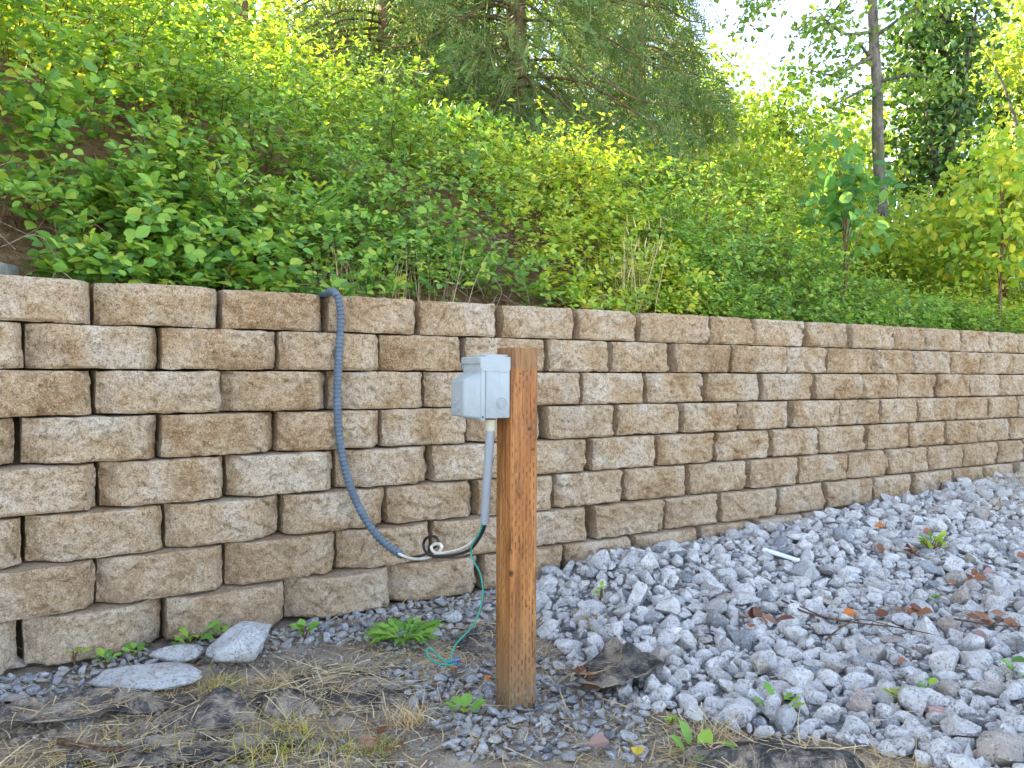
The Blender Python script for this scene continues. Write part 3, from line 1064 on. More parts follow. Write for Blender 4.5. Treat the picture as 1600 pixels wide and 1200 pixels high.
def slab(poly, ya, yb):
    n = len(poly)
    v = [(x, ya, z) for x, z in poly] + [(x, yb, z) for x, z in poly]
    a = np.arange(n)
    b = (a + 1) % n
    hood.add(v, [list(range(n))[::-1]], [[n + i for i in range(n)]], np.stack([a, b, b + n, a + n], 1))


flap = [(xb, ZT), (xf + .003, ZT), (xf, ZT - .003), (xf, ZT - .030), (xf + .006, ZT - .039), (xb - .006, ZT - .043), (xb, ZT - .036)]
slab(flap, y0, y0 + .0022)
slab(flap, y1 - .0022, y1)
slab([(xb, ZT), (xf + .003, ZT), (xf + .003, ZT - .003), (xb, ZT - .003)], y0 + .0021, y1 - .0021)
slab([(xf, ZT - .003), (xf + .003, ZT), (xf + .0032, ZT - .019), (xf, ZT - .019)], y0 + .0021, y1 - .0021)
ho = hood.build('hood', ENAMEL, obox)
# cover: flange and bulge
cov = bmesh.new()


def frustum(bm, x0, r0, x1, r1, bev):
    vs = []
    for x, (a, b, c, d) in ((x0, r0), (x1, r1)):
        vs += [bm.verts.new(p) for p in ((x, a, c), (x, b, c), (x, b, d), (x, a, d))]
    fs = [vs[0:4], vs[7:3:-1]] + [[vs[i], vs[i + 4], vs[(i + 1) % 4 + 4], vs[(i + 1) % 4]] for i in range(4)]
    fc = [bm.faces.new(f) for f in fs]
    bmesh.ops.recalc_face_normals(bm, faces=fc)
    ed = {e for f in fc for e in f.edges if any(v.co.x < (x0 + x1) / 2 - 1e-5 or abs(e.verts[0].co.x - e.verts[1].co.x) > 1e-4 for v in e.verts)}
    bmesh.ops.bevel(bm, geom=list(ed), offset=bev, segments=4, affect='EDGES', profile=.5)


bmf = bevel_box(Matrix.Translation((-.0935, .0035, ZB)), (.013, .1195, ZT - .014 - ZB), .002, 2)
tmp = bpy.data.meshes.new('tmp')
bmf.to_mesh(tmp)
bmf.free()
cov.from_mesh(tmp)
bpy.data.meshes.remove(tmp)
frustum(cov, -.0915, (.006, .121, ZB + .004, ZT - .043), -.138, (.026, .115, ZB + .010, ZT - .066), .008)
cover = bm_obj('cover', cov, ENAMEL, obox)
# embossed emblem: a leaning letter above a swoosh
em = MB()
EX = -.1386


def emb(pts, r=.0019):
    em.tube(catmull([(EX, y, z) for y, z in pts], 6), r, 6)


emb([(.090, ZB + .040), (.078, ZB + .040), (.070, ZB + .048), (.060, ZB + .052), (.052, ZB + .062)])
emb([(.068, ZB + .049), (.064, ZB + .056), (.071, ZB + .061), (.077, ZB + .056)])
emb([(.092, ZB + .035), (.086, ZB + .029), (.072, ZB + .027), (.058, ZB + .027), (.054, ZB + .033)])
emb([(.084, ZB + .045), (.079, ZB + .050), (.073, ZB + .046)])
em.build('emblem', ENAMEL, cover, True)
# knock-out rings on the side facing the camera, screw, bottom drip lip
kn = MB()
an = np.arange(25) * 2 * math.pi / 24
for R_ in (.0155, .0095):
    kn.tube(np.stack([-.028 + R_ * np.cos(an), np.full(25, .0026), ZB + .048 + R_ * np.sin(an)], 1), .0015, 6, False)
kn.build('knockout', ENAMEL, obox, True)
sc_ = MB()
sc_.tube(np.array([[-.088, .0022, ZB + .010], [-.088, .0042, ZB + .010]]), .0032, 12)
sc_.build('screw', DARK, obox)
lbox('seam_strip', (-.0775, .0015, ZB + .012), (-.0755, .0032, ZT - .045), ENAMEL, obox, .0004, 1)

# pipe down from the box
p_top, p_bot = pl(-.036, .062, ZB + .01), at(757.5, 818, 2.44)
p_top = at(766, 655, 2.40)
pipe = MB()
mid = at(765, 690, 2.405)
mid2 = at(761, 750, 2.42)
pp = catmull([p_top, mid, mid2, p_bot], 10)
pipe.tube(pp, .0133, 20)
pv = pipe.build('conduit_pipe', PVC, None, True)
pv.data.set_sharp_from_angle(angle=math.radians(50))
tag(pv, 'rigid grey plastic pipe hanging below the outlet box beside the post', 'pipe')
cp = MB()
tdir = (mid - p_top) / np.linalg.norm(mid - p_top)
c0 = at(766.5, 657, 2.40)
cp.tube([c0 - tdir * .004, c0 + tdir * .0285, c0 + tdir * .029], [.0165, .0152, .0138], 20)
cpl = cp.build('coupling', CREAM, pv, True)
cpl.data.set_sharp_from_angle(angle=math.radians(40))
tag(cpl, 'cream collar joining the pipe to the box')
inner = MB()
inner.tube([p_bot + np.array([0, 0, .02]), p_bot - (p_bot - mid2) / np.linalg.norm(p_bot - mid2) * -.0006], .0112, 14)
inner.build('pipe_mouth', DARK, pv)  # dark end disc stands for the shade inside the pipe


def on_wall(px, py, off):
    """point in front of the wall face by off metres"""
    Y = 3.2
    for _ in range(40):
        p = at(px, py, Y)
        kk = (WALL_TOP - p[2]) / COURSE
        fo = (kk - 3.5) * BATTER + off
        d = float(wall_back(p[0], p[1])) + fo
        Y -= d * .8
    return at(px, py, Y)


# ribbed flexible conduit over the wall
cpts = [at(500, 462, 3.40), on_wall(511, 457, .0) + np.array([0, 0, .0]), on_wall(521, 456, .045), on_wall(529, 468, .045), on_wall(532, 500, .03), on_wall(529, 560, .022), on_wall(527, 620, .022),
        on_wall(530, 680, .024), on_wall(541, 740, .03), on_wall(562, 795, .05), on_wall(592, 840, .08), on_wall(629, 869, .12)]
for k in (0, 1):
    cpts[k] = cpts[k] + np.array([-.01, .05, 0]) * (1.6 - k)
path = resample(catmull(cpts, 40), .0021)
ph = np.arange(len(path)) * .0021 / .0165
rad = .0122 + .0042 * np.sqrt(np.clip(np.sin(ph * 2 * math.pi) * .5 + .5, 0, 1))
fx = MB()
fx.tube(path, rad, 18)
flex = tag(fx.build('flexible_conduit', FLEX, None, True), 'blue-grey ribbed flexible conduit draped over the wall top and sagging forward', 'conduit')
fend = path[-1]
fdir = (path[-1] - path[-8]) / np.linalg.norm(path[-1] - path[-8])
me_ = MB()
me_.tube([fend - fdir * .004, fend + fdir * .001], .0125, 14)
me_.build('conduit_mouth', DARK, flex)  # closed end painted dark as the shaded hollow of the conduit

# wires: depth runs from the conduit's end to the pipe's mouth
Ya, Yb = fend[1], p_bot[1]


def wire(name, label, pts, r, mat, ymod=None):
    P = []
    for k, (px, py, *dy) in enumerate(pts):
        t = np.clip((px - 629) / (757 - 629), 0, 1)
        P.append(at(px, py, Ya + (Yb - Ya) * t + (dy[0] if dy else 0)))
    m = MB()
    m.tube(catmull(P, 12), r, 8)
    return tag(m.build(name, mat, None, True), label, 'wire')


wire('white_wire', 'white insulated wire with a small curl between conduit and pipe', [(620, 864), (640, 872), (662, 873), (682, 866), (690, 856), (687, 850), (678, 851), (674, 857, -.02), (682, 864, -.03), (700, 863), (722, 857), (737, 848), (748, 838), (754, 826), (757, 812)], .0052, W_WHITE)
wire('black_wire', 'black insulated wire looped behind the white one', [(620, 868), (636, 871, .02), (655, 869, .03), (668, 864, .03), (682, 852, .03), (684, 843, .03), (676, 838, .02), (665, 842, .0), (662, 854, -.01), (670, 867, -.02), (690, 869, -.01), (715, 866, -.01), (735, 858), (748, 842), (756, 826), (760, 812)], .0052, W_BLACK)
gw = [(756, 812), (751, 828), (743, 842), (737, 853), (736, 866), (741, 878), (750, 896), (754, 915), (754, 935), (748, 958), (737, 980), (718, 1000), (708, 1014), (705, 1030), (703, 1035), (690, 1030), (676, 1016), (668, 1013), (667, 1022), (676, 1032), (690, 1038), (703, 1039), (713, 1036)]
P = [at(px, py, float(np.interp(k, [0, 4, 14, 22], [Yb, Yb + .02, 2.38, 2.36]))) for k, (px, py) in enumerate(gw)]
rodp = on_ground(712, 1064)
P = [p + np.array([0, 0, 0]) for p in P]
m = MB()
m.tube(catmull(P, 12), .0029, 8)
tag(m.build('green_wire', W_GREEN, None, True), 'thin green earth wire hanging from the pipe to the ground rod clamp', 'wire')
rodY = rodp[1]
rodp = np.array([*at(711, 1058, rodY - .015)])
rodY = rodY - .015
rt = at(710, 1036, rodY)
rod = MB()
rod.tube([rodp - np.array([0, 0, .08]), rt, rt + np.array([0, 0, .006]), rt + np.array([0, 0, .008])], [.0085, .0085, .0085, .005], 12)
rod_o = tag(rod.build('ground_rod', ROD, None, True), 'short rusty ground rod with a copper clamp poking out of dirt left of the post', 'ground rod')
cl = MB()
cl.tube([rt + np.array([0, 0, -.012]), rt + np.array([0, 0, .004])], .0135, 8)
cl.tube([rt + np.array([-.022, -.004, .004]), rt + np.array([.020, -.002, .012])], .0085, 7)
cl.tube([rt + np.array([.004, -.012, -.006]), rt + np.array([.012, .012, -.004])], .0095, 6)
clo = cl.build('clamp', BLUEM, rod_o)
b_ = MB()
b_.tube([rt + np.array([.012, -.004, .010]), rt + np.array([.034, -.006, .004])], .0045, 8)
b_.tube([rt + np.array([-.018, -.012, -.004]), rt + np.array([.010, -.014, -.010])], .006, 7)
b_.build('bolt', BRASS, clo)

# ------------------------------------------------------------------ leaves
LEAF_A = (np.array([[0, 0, 0], [-.24, .20, .05], [-.36, .48, .085], [-.24, .78, .06], [0, 1, -.06], [.24, .78, .06], [.36, .48, .085], [.24, .20, .05], [0, .30, 0], [0, .62, .0]]),
          np.array([[0, 8, 1], [1, 8, 2], [8, 9, 2], [2, 9, 3], [3, 9, 4], [0, 7, 8], [7, 6, 8], [8, 6, 9], [6, 5, 9], [5, 4, 9]]))
LEAF_B = (np.array([[0, 0, 0], [-.33, .46, .09], [0, 1, -.05], [.33, .46, .09], [0, .5, 0]]), np.array([[0, 4, 1], [1, 4, 2], [0, 3, 4], [3, 2, 4]]))
LEAF_C = (np.array([[0, 0, 0], [-.36, .5, .08], [0, 1, -.04], [.36, .5, .08]]), np.array([[0, 3, 2], [0, 2, 1]]))
_n = 6
_ys = np.linspace(.04, .96, _n)
_fv, _ff = [[0, 0, 0], [0, 1, 0]], []
for y_ in _ys:
    for s_ in (-1, 1):
        L_ = .28 * math.sin(math.pi * min(1, (y_ * .86 + .14))) + .06
        b0 = len(_fv)
        _fv += [[0, y_ - .035, 0], [0, y_ + .02, .005], [s_ * L_ * .6, y_ + .07 + L_ * .35, .02], [s_ * L_, y_ + .05 + L_ * .8, -.03]]
        _ff += [[b0, b0 + 2, b0 + 1], [b0, b0 + 3, b0 + 2]] if s_ > 0 else [[b0, b0 + 1, b0 + 2], [b0, b0 + 2, b0 + 3]]
FROND = (np.array(_fv), np.array(_ff))


def norm(a):
    return a / (np.linalg.norm(a, axis=-1, keepdims=True) + 1e-9)


def leaf_arrays(pos, dr, nr, size, T):
    dr = norm(dr)
    nr = norm(nr - dr * (nr * dr).sum(-1, keepdims=True))
    sd = np.cross(dr, nr)
    tv, tf = T
    V = pos[:, None] + size[:, None, None] * (tv[None, :, 0:1] * sd[:, None] + tv[None, :, 1:2] * dr[:, None] + tv[None, :, 2:3] * nr[:, None])
    Fc = tf[None] + (np.arange(len(pos)) * len(tv))[:, None, None]
    return V.reshape(-1, 3), Fc.reshape(-1, tf.shape[1])


def leaf_matrix(p, d, n, s):
    d = d / np.linalg.norm(d)
    n = n - d * (n @ d)
    n /= np.linalg.norm(n) + 1e-9
    x = np.cross(d, n)
    M = Matrix(((x[0], d[0], n[0], p[0]), (x[1], d[1], n[1], p[1]), (x[2], d[2], n[2], p[2]), (0, 0, 0, 1)))
    return M @ Matrix.Scale(s, 4)


def leaf_template(name, T, mat):
    return mesh_np(name, T[0], T[1], mat, False)


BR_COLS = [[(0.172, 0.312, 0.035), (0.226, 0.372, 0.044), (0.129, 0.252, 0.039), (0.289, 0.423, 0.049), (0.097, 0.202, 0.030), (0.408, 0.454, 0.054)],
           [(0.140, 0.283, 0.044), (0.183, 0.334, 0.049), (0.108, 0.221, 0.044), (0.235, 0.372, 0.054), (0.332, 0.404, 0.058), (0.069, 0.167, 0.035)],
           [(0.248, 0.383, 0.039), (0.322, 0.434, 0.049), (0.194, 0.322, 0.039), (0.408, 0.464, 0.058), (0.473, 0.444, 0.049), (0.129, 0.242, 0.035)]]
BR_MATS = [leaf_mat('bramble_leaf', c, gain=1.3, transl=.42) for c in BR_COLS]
YEL_M = leaf_mat('sunny_leaf', [(.28, .42, .06), (.36, .47, .07), (.21, .36, .055), (.43, .49, .09), (.16, .30, .05)], .5)
MID_M = leaf_mat('broad_leaf', [(.14, .27, .045), (.20, .33, .05), (.10, .21, .04), (.27, .36, .06)], .45)
IVY_M = leaf_mat('ivy_leaf', [(.055, .13, .03), (.08, .17, .035), (.04, .10, .025), (.13, .21, .05)], .25, .3, .5)
GOLD_M = leaf_mat('golden_leaf', [(.25, .39, .08), (.31, .42, .10), (.20, .35, .07), (.38, .38, .08)], .5)
CEDAR_M = leaf_mat('cedar_spray', [(.13, .25, .085), (.19, .30, .09), (.10, .19, .07), (.28, .33, .11), (.30, .30, .14)], .42, .6, .25, (1.1, 1.05, .6))
BARK_M = make_bark('mossy_bark', (.10, .06, .035), (.26, .17, .10), 24.0, (.16, .15, .05))
GREY_BARK = make_bark('alder_bark', (.06, .05, .042), (.25, .22, .19), 26.0, (.12, .13, .06))
DARK_BARK = make_bark('dark_bark', (.05, .035, .025), (.13, .095, .07), 24.0)

# shoots of bramble over the bank
rb = np.random.default_rng(21)
ARC = np.concatenate([[0], np.cumsum(np.linalg.norm(np.diff(WL, axis=0), axis=1))])


def bank_points(n, px_lo, px_hi, dlo, dhi, r):
    """random points on the bank: picked by place along the wall and distance behind it"""
    a = r.uniform(np.interp(px_lo, _px, ARC), np.interp(px_hi, _px, ARC), n)
    d = r.uniform(dlo, dhi, n)
    i = np.interp(a, ARC, np.arange(len(ARC)))
    i = np.clip(i.astype(int), 0, len(ARC) - 1)
    p = WL[i] + WN[i] * d[:, None]
    return p, d, i


NS = 5200
pxy, dS, iS = bank_points(int(NS * 2.6), -1150, 2040, .30, 4.6, rb)
_a, _b, _c = bank_points(2600, -120, 1850, .30, 1.0, rb)
pxy, dS, iS = np.vstack([pxy, _a]), np.concatenate([dS, _b]), np.concatenate([iS, _c])
dens = .9 - .35 * sstep(dS, 2.5, 4.6)
dens *= .18 + .82 * sstep(dS + .18 * fbm2(pxy[:, 0], pxy[:, 1], 2.2, 2, 9), .25, .50)
bare = (pxy[:, 0] > -2.6) & (pxy[:, 0] < -1.75 + .10 * dS) & (dS < .80)
dens = np.where(bare, .03, dens)
dry = np.exp(-((pxy[:, 0] + .25) / .45) ** 2) * (1 - sstep(dS, .5, 1.0))
dens *= 1 - .85 * dry
clump = fbm2(pxy[:, 0], pxy[:, 1], 1.6, 3, 33)
dens *= .42 + .85 * sstep(clump, -.5, .2)
gap = fbm2(pxy[:, 0], pxy[:, 1], 4.5, 2, 39)
dens *= np.where((dS < 1.1) & (gap < -.22), .15, 1.0)
ok = rb.uniform(size=len(dens)) < dens
pxy, dS, iS, clump = pxy[ok], dS[ok], iS[ok], clump[ok]
N = len(pxy)
bz = bank_z(pxy[:, 0], pxy[:, 1], dS)
mound = np.clip(.26 + .75 * fbm2(pxy[:, 0], pxy[:, 1], 1.15, 3, 55), 0, .95) * sstep(dS, .45, 1.3)
O = np.concatenate([pxy, (bz + mound * rb.uniform(.0, 1.0, N) ** .6)[:, None]], 1)
out = -WN[iS]
D = norm(np.concatenate([out * rb.uniform(.1, 1.0, N)[:, None], rb.uniform(.45, 1.1, N)[:, None]], 1) + rb.normal(0, .38, (N, 3)))
LN = rb.uniform(.22, .55, N) * (1 + .5 * sstep(dS, .8, 2.0)) * (.75 + .25 * sstep(dS, .3, .9))
ROSETTES = [  # px along the wall, distance behind it, name of the clump
    (-900, 1.5, 'bramble at the bend of the bank outside the left border'), (-420, 1.6, 'bramble thicket beyond the left border of the picture'), (-60, 2.7, 'bramble mound high on the bank at the far left'), (40, 1.45, 'bramble branch overhanging the bare soil at the left edge'),
    (230, .75, 'low bramble spilling towards the wall top between bare soil and conduit'), (260, 1.9, 'tall dense bramble mound above the low spilling one'), (430, 3.4, 'yellow-tinged bramble in front of the brown trunk'),
    (470, 1.1, 'bramble clump directly above the grey conduit bend'), (640, 2.4, 'bramble mound under the left end of the cedar boughs'), (650, .8, 'sparse bramble among bare canes right of the conduit bend'),
    (850, 1.2, 'leafy bramble clump above the outlet box and post'), (900, 3.2, 'bramble mound below the middle of the cedar boughs'), (1060, 1.0, 'bright bramble behind the tall dry grass stalks'),
    (1160, 2.6, 'broad bramble patch between cedar and sapling'), (1290, .9, 'low dark bramble along the wall right of the dry stalks'), (1430, 2.3, 'bramble mound at the foot of the ivy-covered tree'),
    (1500, .9, 'dark glossy bramble hanging over the far right wall top'), (1680, 2.2, 'bramble rising at the right border'), (1950, 1.4, 'bramble beyond the right border of the picture')]
cc = np.array([WL[np.argmin(abs(_px - a))] + WN[np.argmin(abs(_px - a))] * d for a, d, _ in ROSETTES])
cell = (((pxy[:, None] - cc[None]) ** 2).sum(-1) + .25 * rb.uniform(size=(N, 1)) * 0 + .12 * fbm2(pxy[:, 0], pxy[:, 1], 3, 2, 71)[:, None] * np.linspace(-1, 1, len(cc))[None]).argmin(1)

NODE = 10
tt = np.linspace(.18, 1.0, NODE)[None, :, None]
droop = np.array([0, 0, -1.0]) * .42 + np.zeros((N, 1, 3))
PN = O[:, None] + D[:, None] * LN[:, None, None] * tt + (droop + np.concatenate([out * .25, np.zeros((N, 1))], 1)[:, None]) * LN[:, None, None] * tt ** 2
PN = PN + rb.normal(0, .018, PN.shape)
side = norm(np.cross(D, [0, 0, 1.0]))[:, None] * np.where(np.arange(NODE) % 2, 1, -1)[None, :, None]
pet = norm(side + .55 * D[:, None] + rb.normal(0, .35, PN.shape) + np.array([0, 0, .1]))
up = norm(np.array([0, 0, 1.0]) + np.concatenate([out, np.zeros((N, 1))], 1)[:, None] * rb.uniform(.1, .9, (N, NODE, 1)) + rb.normal(0, .33, PN.shape))
cs = np.array([1.0, 1.0, 1.05, 1.2, 1.12, .95, .85, 1.0, .8, .9, 1.0, .8, .9, .75, .85, .8, .85, .8, .8])[cell]
szN = rb.uniform(.036, .070, (N, NODE)) * cs[:, None] * np.linspace(1.05, .7, NODE)[None]
lp, ld, ln, ls, lc = [], [], [], [], []
for ang, sc2, off in ((0, 1.12, .35), (1.15, .92, .12), (-1.15, .92, .12)):
    c_, s_ = math.cos(ang), math.sin(ang)
    sd = np.cross(up, pet)
    d2 = norm(pet * c_ + sd * s_ + rb.normal(0, .12, pet.shape))
    lp.append(PN + pet * (szN * .55)[..., None] + d2 * (szN * off)[..., None])
    ld.append(d2 + np.array([0, 0, -.18]))
    ln.append(up + rb.normal(0, .16, up.shape))
    ls.append(szN * sc2 * rb.uniform(.8, 1.15, szN.shape))
    lc.append(np.broadcast_to(cell[:, None], szN.shape))
lp, ld, ln, ls, lc = [np.stack(a, 2).reshape(-1, *((3,) if a[0].ndim == 3 else ())) for a in (lp, ld, ln, ls, lc)]
drop = rb.uniform(size=len(lp)) < .93
# keep leaves out of the wall and off its top
wbk = wall_back(lp[:, 0], lp[:, 1])
drop &= (wbk > .02) & ((lp[:, 2] > WALL_TOP + .01) | (wbk > .32)) & ((wbk > .26) | (rb.uniform(size=len(lp)) < .35))
lp, ld, ln, ls, lc = lp[drop], ld[drop], ln[drop], ls[drop], lc[drop]
lx, ly = project(lp)
inv = (lx > 0) & (lx < 1600) & (ly > 0) & (ly < 1200)
facing = np.abs((norm(ln) * norm(lp - np.array([0, 0, CAM_Z]))).sum(-1)) + .2
# crude visibility: nearest leaf in each 9 px cell
key = (np.clip(lx, 0, 1599) // 9).astype(int) * 200 + (np.clip(ly, 0, 1199) // 9).astype(int)
dist = np.where(inv, lp[:, 1], 99)
o_ = np.lexsort((dist, key))
first = np.zeros(len(lp), bool)
first[o_[np.concatenate([[True], key[o_][1:] != key[o_][:-1]])]] = True
score = np.where(inv & first, ls / lp[:, 1] * facing, 0)
bigl = np.zeros(len(lp), bool)
bigl[np.argsort(-score)[:296]] = True
for k, (a, d, label) in enumerate(ROSETTES):
    sel = lc == k
    if sel.sum() < 30:
        continue
    base = np.array([cc[k][0], cc[k][1], float(bank_z(cc[k][0], cc[k][1]))])
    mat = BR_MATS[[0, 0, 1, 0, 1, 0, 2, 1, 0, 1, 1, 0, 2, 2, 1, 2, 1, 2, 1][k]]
    th = thing('bramble', label, 'bramble', base, 'brambles covering the bank')
    s2 = sel & ~bigl
    near = s2 & (lp[:, 1] < 3.9) & (lx > -60) & (lx < 1660)
    far = s2 & ((lp[:, 1] > 5.6) | (lx < -60) | (lx > 1660))
    fv, ff, n_ = [], [], 0
    for msk, T in ((near, LEAF_A), (s2 & ~near & ~far, LEAF_B), (far, LEAF_C)):
        if msk.any():
            V, Fc = leaf_arrays(lp[msk], ld[msk], ln[msk], ls[msk], T)
            fv.append(V)
            ff.append(Fc + n_)
            n_ += len(V)
    tag(link('foliage', mesh_np('foliage', np.vstack(fv) - base, np.vstack(ff), mat), th), kind='stuff')
    tmpl = leaf_template('leaf', LEAF_A, mat)
    for i in np.nonzero(sel & bigl)[0]:
        o = link('leaf', tmpl, th)
        o.matrix_local = leaf_matrix(lp[i] - base, ld[i], ln[i], ls[i])
    cm = MB()
    ids = np.nonzero(cell == k)[0]
    for i in ids[::2]:
        if wall_back(*PN[i, -1, :2]) > .05:
            cm.tube(np.vstack([O[i] - [0, 0, .05], PN[i, ::4]]) - base, np.linspace(.0042, .0012, 4), 3, False)
    if cm.n:
        tag(cm.build('canes', CANE_M, th), kind='stuff')

# dead canes, roots and dry stalks at the foot of the bank
dc = MB()
p2, d2, i2 = bank_points(420, -200, 1750, .30, 1.5, rb)
wgt = np.exp(-((p2[:, 0] + .2) / .6) ** 2) + np.where((p2[:, 0] < -1.1), .7, .12)
for p, d, i in zip(p2, d2, i2):
    if rb.uniform() > np.exp(-((p[0] + .2) / .6) ** 2) + (.7 if p[0] < -1.1 else .15):
        continue
    z = float(bank_z(p[0], p[1], d))
    a0 = np.array([p[0], p[1], z])
    L_ = rb.uniform(.15, .5)
    dr = norm(np.array([rb.normal(0, .7), -rb.uniform(0, .7), rb.uniform(.0, 1.0)]))
    mdp = a0 + dr * L_ * .5 + rb.normal(0, .03, 3)
    e = a0 + dr * L_ + np.array([rb.normal(0, .08), -.03, -rb.uniform(0, .25)])
    if wall_back(e[0], e[1]) < .05:
        continue
    dc.tube(catmull([a0, mdp, e], 4), np.linspace(.0035, .0014, 9) * rb.uniform(.5, 1.0), 4, False)
tag(dc.build('dead_canes', PALE_CANE_M), 'tangle of pale dead canes and roots on the bare foot of the bank', 'dead canes', kind='stuff')


# brown leaves caught on the bare soil
p2, d2, i2 = bank_points(1500, -300, 1700, .30, 1.6, rb)
kp = (rb.uniform(size=1500) < np.where(p2[:, 0] < -1.0, .8, .3))
p2, d2 = p2[kp], d2[kp]
n = len(p2)
az = rb.uniform(0, 6.28, n)
V, Fc = leaf_arrays(np.concatenate([p2, (bank_z(p2[:, 0], p2[:, 1], d2) + rb.uniform(.0, .025, n))[:, None]], 1), np.stack([np.cos(az), np.sin(az), rb.normal(0, .5, n)], 1), np.array([0, -.6, .8]) + rb.normal(0, .6, (n, 3)), rb.uniform(.02, .05, n), LEAF_B)
tag(link('leaf_litter', mesh_np('leaf_litter', V, Fc, BROWN_LEAF_M)), 'dead brown leaves caught on the bare soil of the bank', 'leaf litter', kind='stuff')


# ------------------------------------------------------------------ shrubs and trees
def cloud(r, centers, radii, n, size, upw=.8, szv=.35):
    """leaves in gaussian clumps"""
    c = r.integers(len(centers), size=n)
    p = np.asarray(centers)[c] + r.normal(0, 1, (n, 3)) * np.asarray(radii)[c][:, None] * np.array([1, 1, .6])
    nr = norm(np.array([0, -.25, upw]) + r.normal(0, .55, (n, 3)))
    d = norm(r.normal(0, 1, (n, 3)) + np.array([0, 0, -.35]))
    return p, d, nr, size * r.uniform(1 - szv, 1 + szv, n)


def plant(name, label, cat, px, Y, ztop, rx, n, size, mat, seed, base_z=None, trunk_r=.03, bark=CANE_M, T=LEAF_B, crown_lo=.15, nclump=70, csig=.16, ry=None, trunk_top=None, limbs=14, group=None, lean=(0, 0), fill=.55):
    """woody plant: trunk with limbs that end in the leaf clumps of its crown"""
    r = np.random.default_rng(seed)
    X = at(px, 581, Y)[0]
    bz = float(bank_z(X, Y)) if base_z is None else base_z
    H = ztop - bz
    ry = ry or rx
    base = np.array([X, Y, bz])
    zc, rz_ = bz + H * (crown_lo + (1 - crown_lo) / 2), H * (1 - crown_lo) / 2
    u = norm(r.normal(0, 1, (nclump, 3))) * (r.uniform(size=(nclump, 1)) ** fill)
    C = np.array([X + lean[0], Y + lean[1], zc]) + u * np.array([rx, ry, rz_])
    th = thing(name, label, cat, base, group)
    if Y > 9 and T is LEAF_B:
        T = LEAF_C
    p, d, nr, s = cloud(r, C, np.full(nclump, csig) * r.uniform(.7, 1.3, nclump), n, size)
    V, Fc = leaf_arrays(p, d, nr, s, T)
    tag(link('crown' if cat == 'tree' else 'foliage', mesh_np('crown', V - base, Fc, mat), th), kind='stuff')
    m = MB()
    tt_ = trunk_top or (bz + H * .8)
    k = np.linspace(0, 1, 7)[:, None]
    tp = np.array([X, Y, bz - .15]) + k * np.array([lean[0], lean[1], tt_ - bz + .15]) + r.normal(0, trunk_r * .5, (7, 3)) * k * (1 - k) * 4
    tp = catmull(tp, 4)
    m.tube(tp, np.linspace(trunk_r * 1.25, trunk_r * .35, len(tp)), 10, False)
    tr = m.build('trunk' if cat == 'tree' else 'stem', bark, th, True, None)
    tr.data.transform(Matrix.Translation(-Vector(base)))
    m = MB()
    for c in C[r.permutation(nclump)[:limbs]]:
        f = np.clip((c[2] - bz) / (tt_ - bz) - r.uniform(.1, .35), .05, .95)
        s0 = tp[int(f * (len(tp) - 1))]
        md = (s0 + c) / 2 + np.array([0, 0, .08 * H]) * r.uniform(-.3, 1)
        m.tube(catmull([s0, md, c], 5) - base, np.linspace(trunk_r * .38, trunk_r * .08, 11), 5, False)
    if m.n:
        m.build('limbs', bark, th, True)
    return th


def zt(py, Y):
    return CAM_Z + (581 - py) / F_PX * Y


# shrubs in the sun on the right, behind the brambles
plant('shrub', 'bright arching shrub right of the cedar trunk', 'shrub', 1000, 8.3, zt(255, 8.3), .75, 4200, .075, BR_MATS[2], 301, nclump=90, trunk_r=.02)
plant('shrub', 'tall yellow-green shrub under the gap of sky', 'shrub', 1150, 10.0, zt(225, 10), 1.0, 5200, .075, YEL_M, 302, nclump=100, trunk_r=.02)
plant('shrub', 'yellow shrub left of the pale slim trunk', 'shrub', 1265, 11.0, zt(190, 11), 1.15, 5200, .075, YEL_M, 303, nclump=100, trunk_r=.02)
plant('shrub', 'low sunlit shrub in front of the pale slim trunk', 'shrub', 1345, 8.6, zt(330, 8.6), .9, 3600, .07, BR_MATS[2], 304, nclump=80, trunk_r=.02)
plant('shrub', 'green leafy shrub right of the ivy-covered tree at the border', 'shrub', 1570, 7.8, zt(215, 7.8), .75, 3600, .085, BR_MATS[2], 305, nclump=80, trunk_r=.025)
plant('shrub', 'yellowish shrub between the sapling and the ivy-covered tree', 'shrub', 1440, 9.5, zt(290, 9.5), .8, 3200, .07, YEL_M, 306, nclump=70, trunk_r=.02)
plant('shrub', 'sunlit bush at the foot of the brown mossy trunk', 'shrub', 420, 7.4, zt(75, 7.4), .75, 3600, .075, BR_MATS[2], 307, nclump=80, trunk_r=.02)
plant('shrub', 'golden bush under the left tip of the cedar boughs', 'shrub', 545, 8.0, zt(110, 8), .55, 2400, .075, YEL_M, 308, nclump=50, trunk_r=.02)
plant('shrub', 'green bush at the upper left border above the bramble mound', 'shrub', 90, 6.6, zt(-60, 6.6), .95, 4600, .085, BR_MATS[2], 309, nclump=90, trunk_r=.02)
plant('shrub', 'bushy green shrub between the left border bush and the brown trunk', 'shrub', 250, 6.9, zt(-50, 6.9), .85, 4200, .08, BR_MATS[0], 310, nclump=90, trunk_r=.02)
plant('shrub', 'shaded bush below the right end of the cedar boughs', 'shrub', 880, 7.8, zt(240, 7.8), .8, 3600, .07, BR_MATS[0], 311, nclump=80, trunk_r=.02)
plant('shrub', 'shaded bush below the middle of the cedar, above the outlet box', 'shrub', 715, 7.3, zt(205, 7.3), .7, 3600, .07, BR_MATS[1], 312, nclump=80, trunk_r=.02)
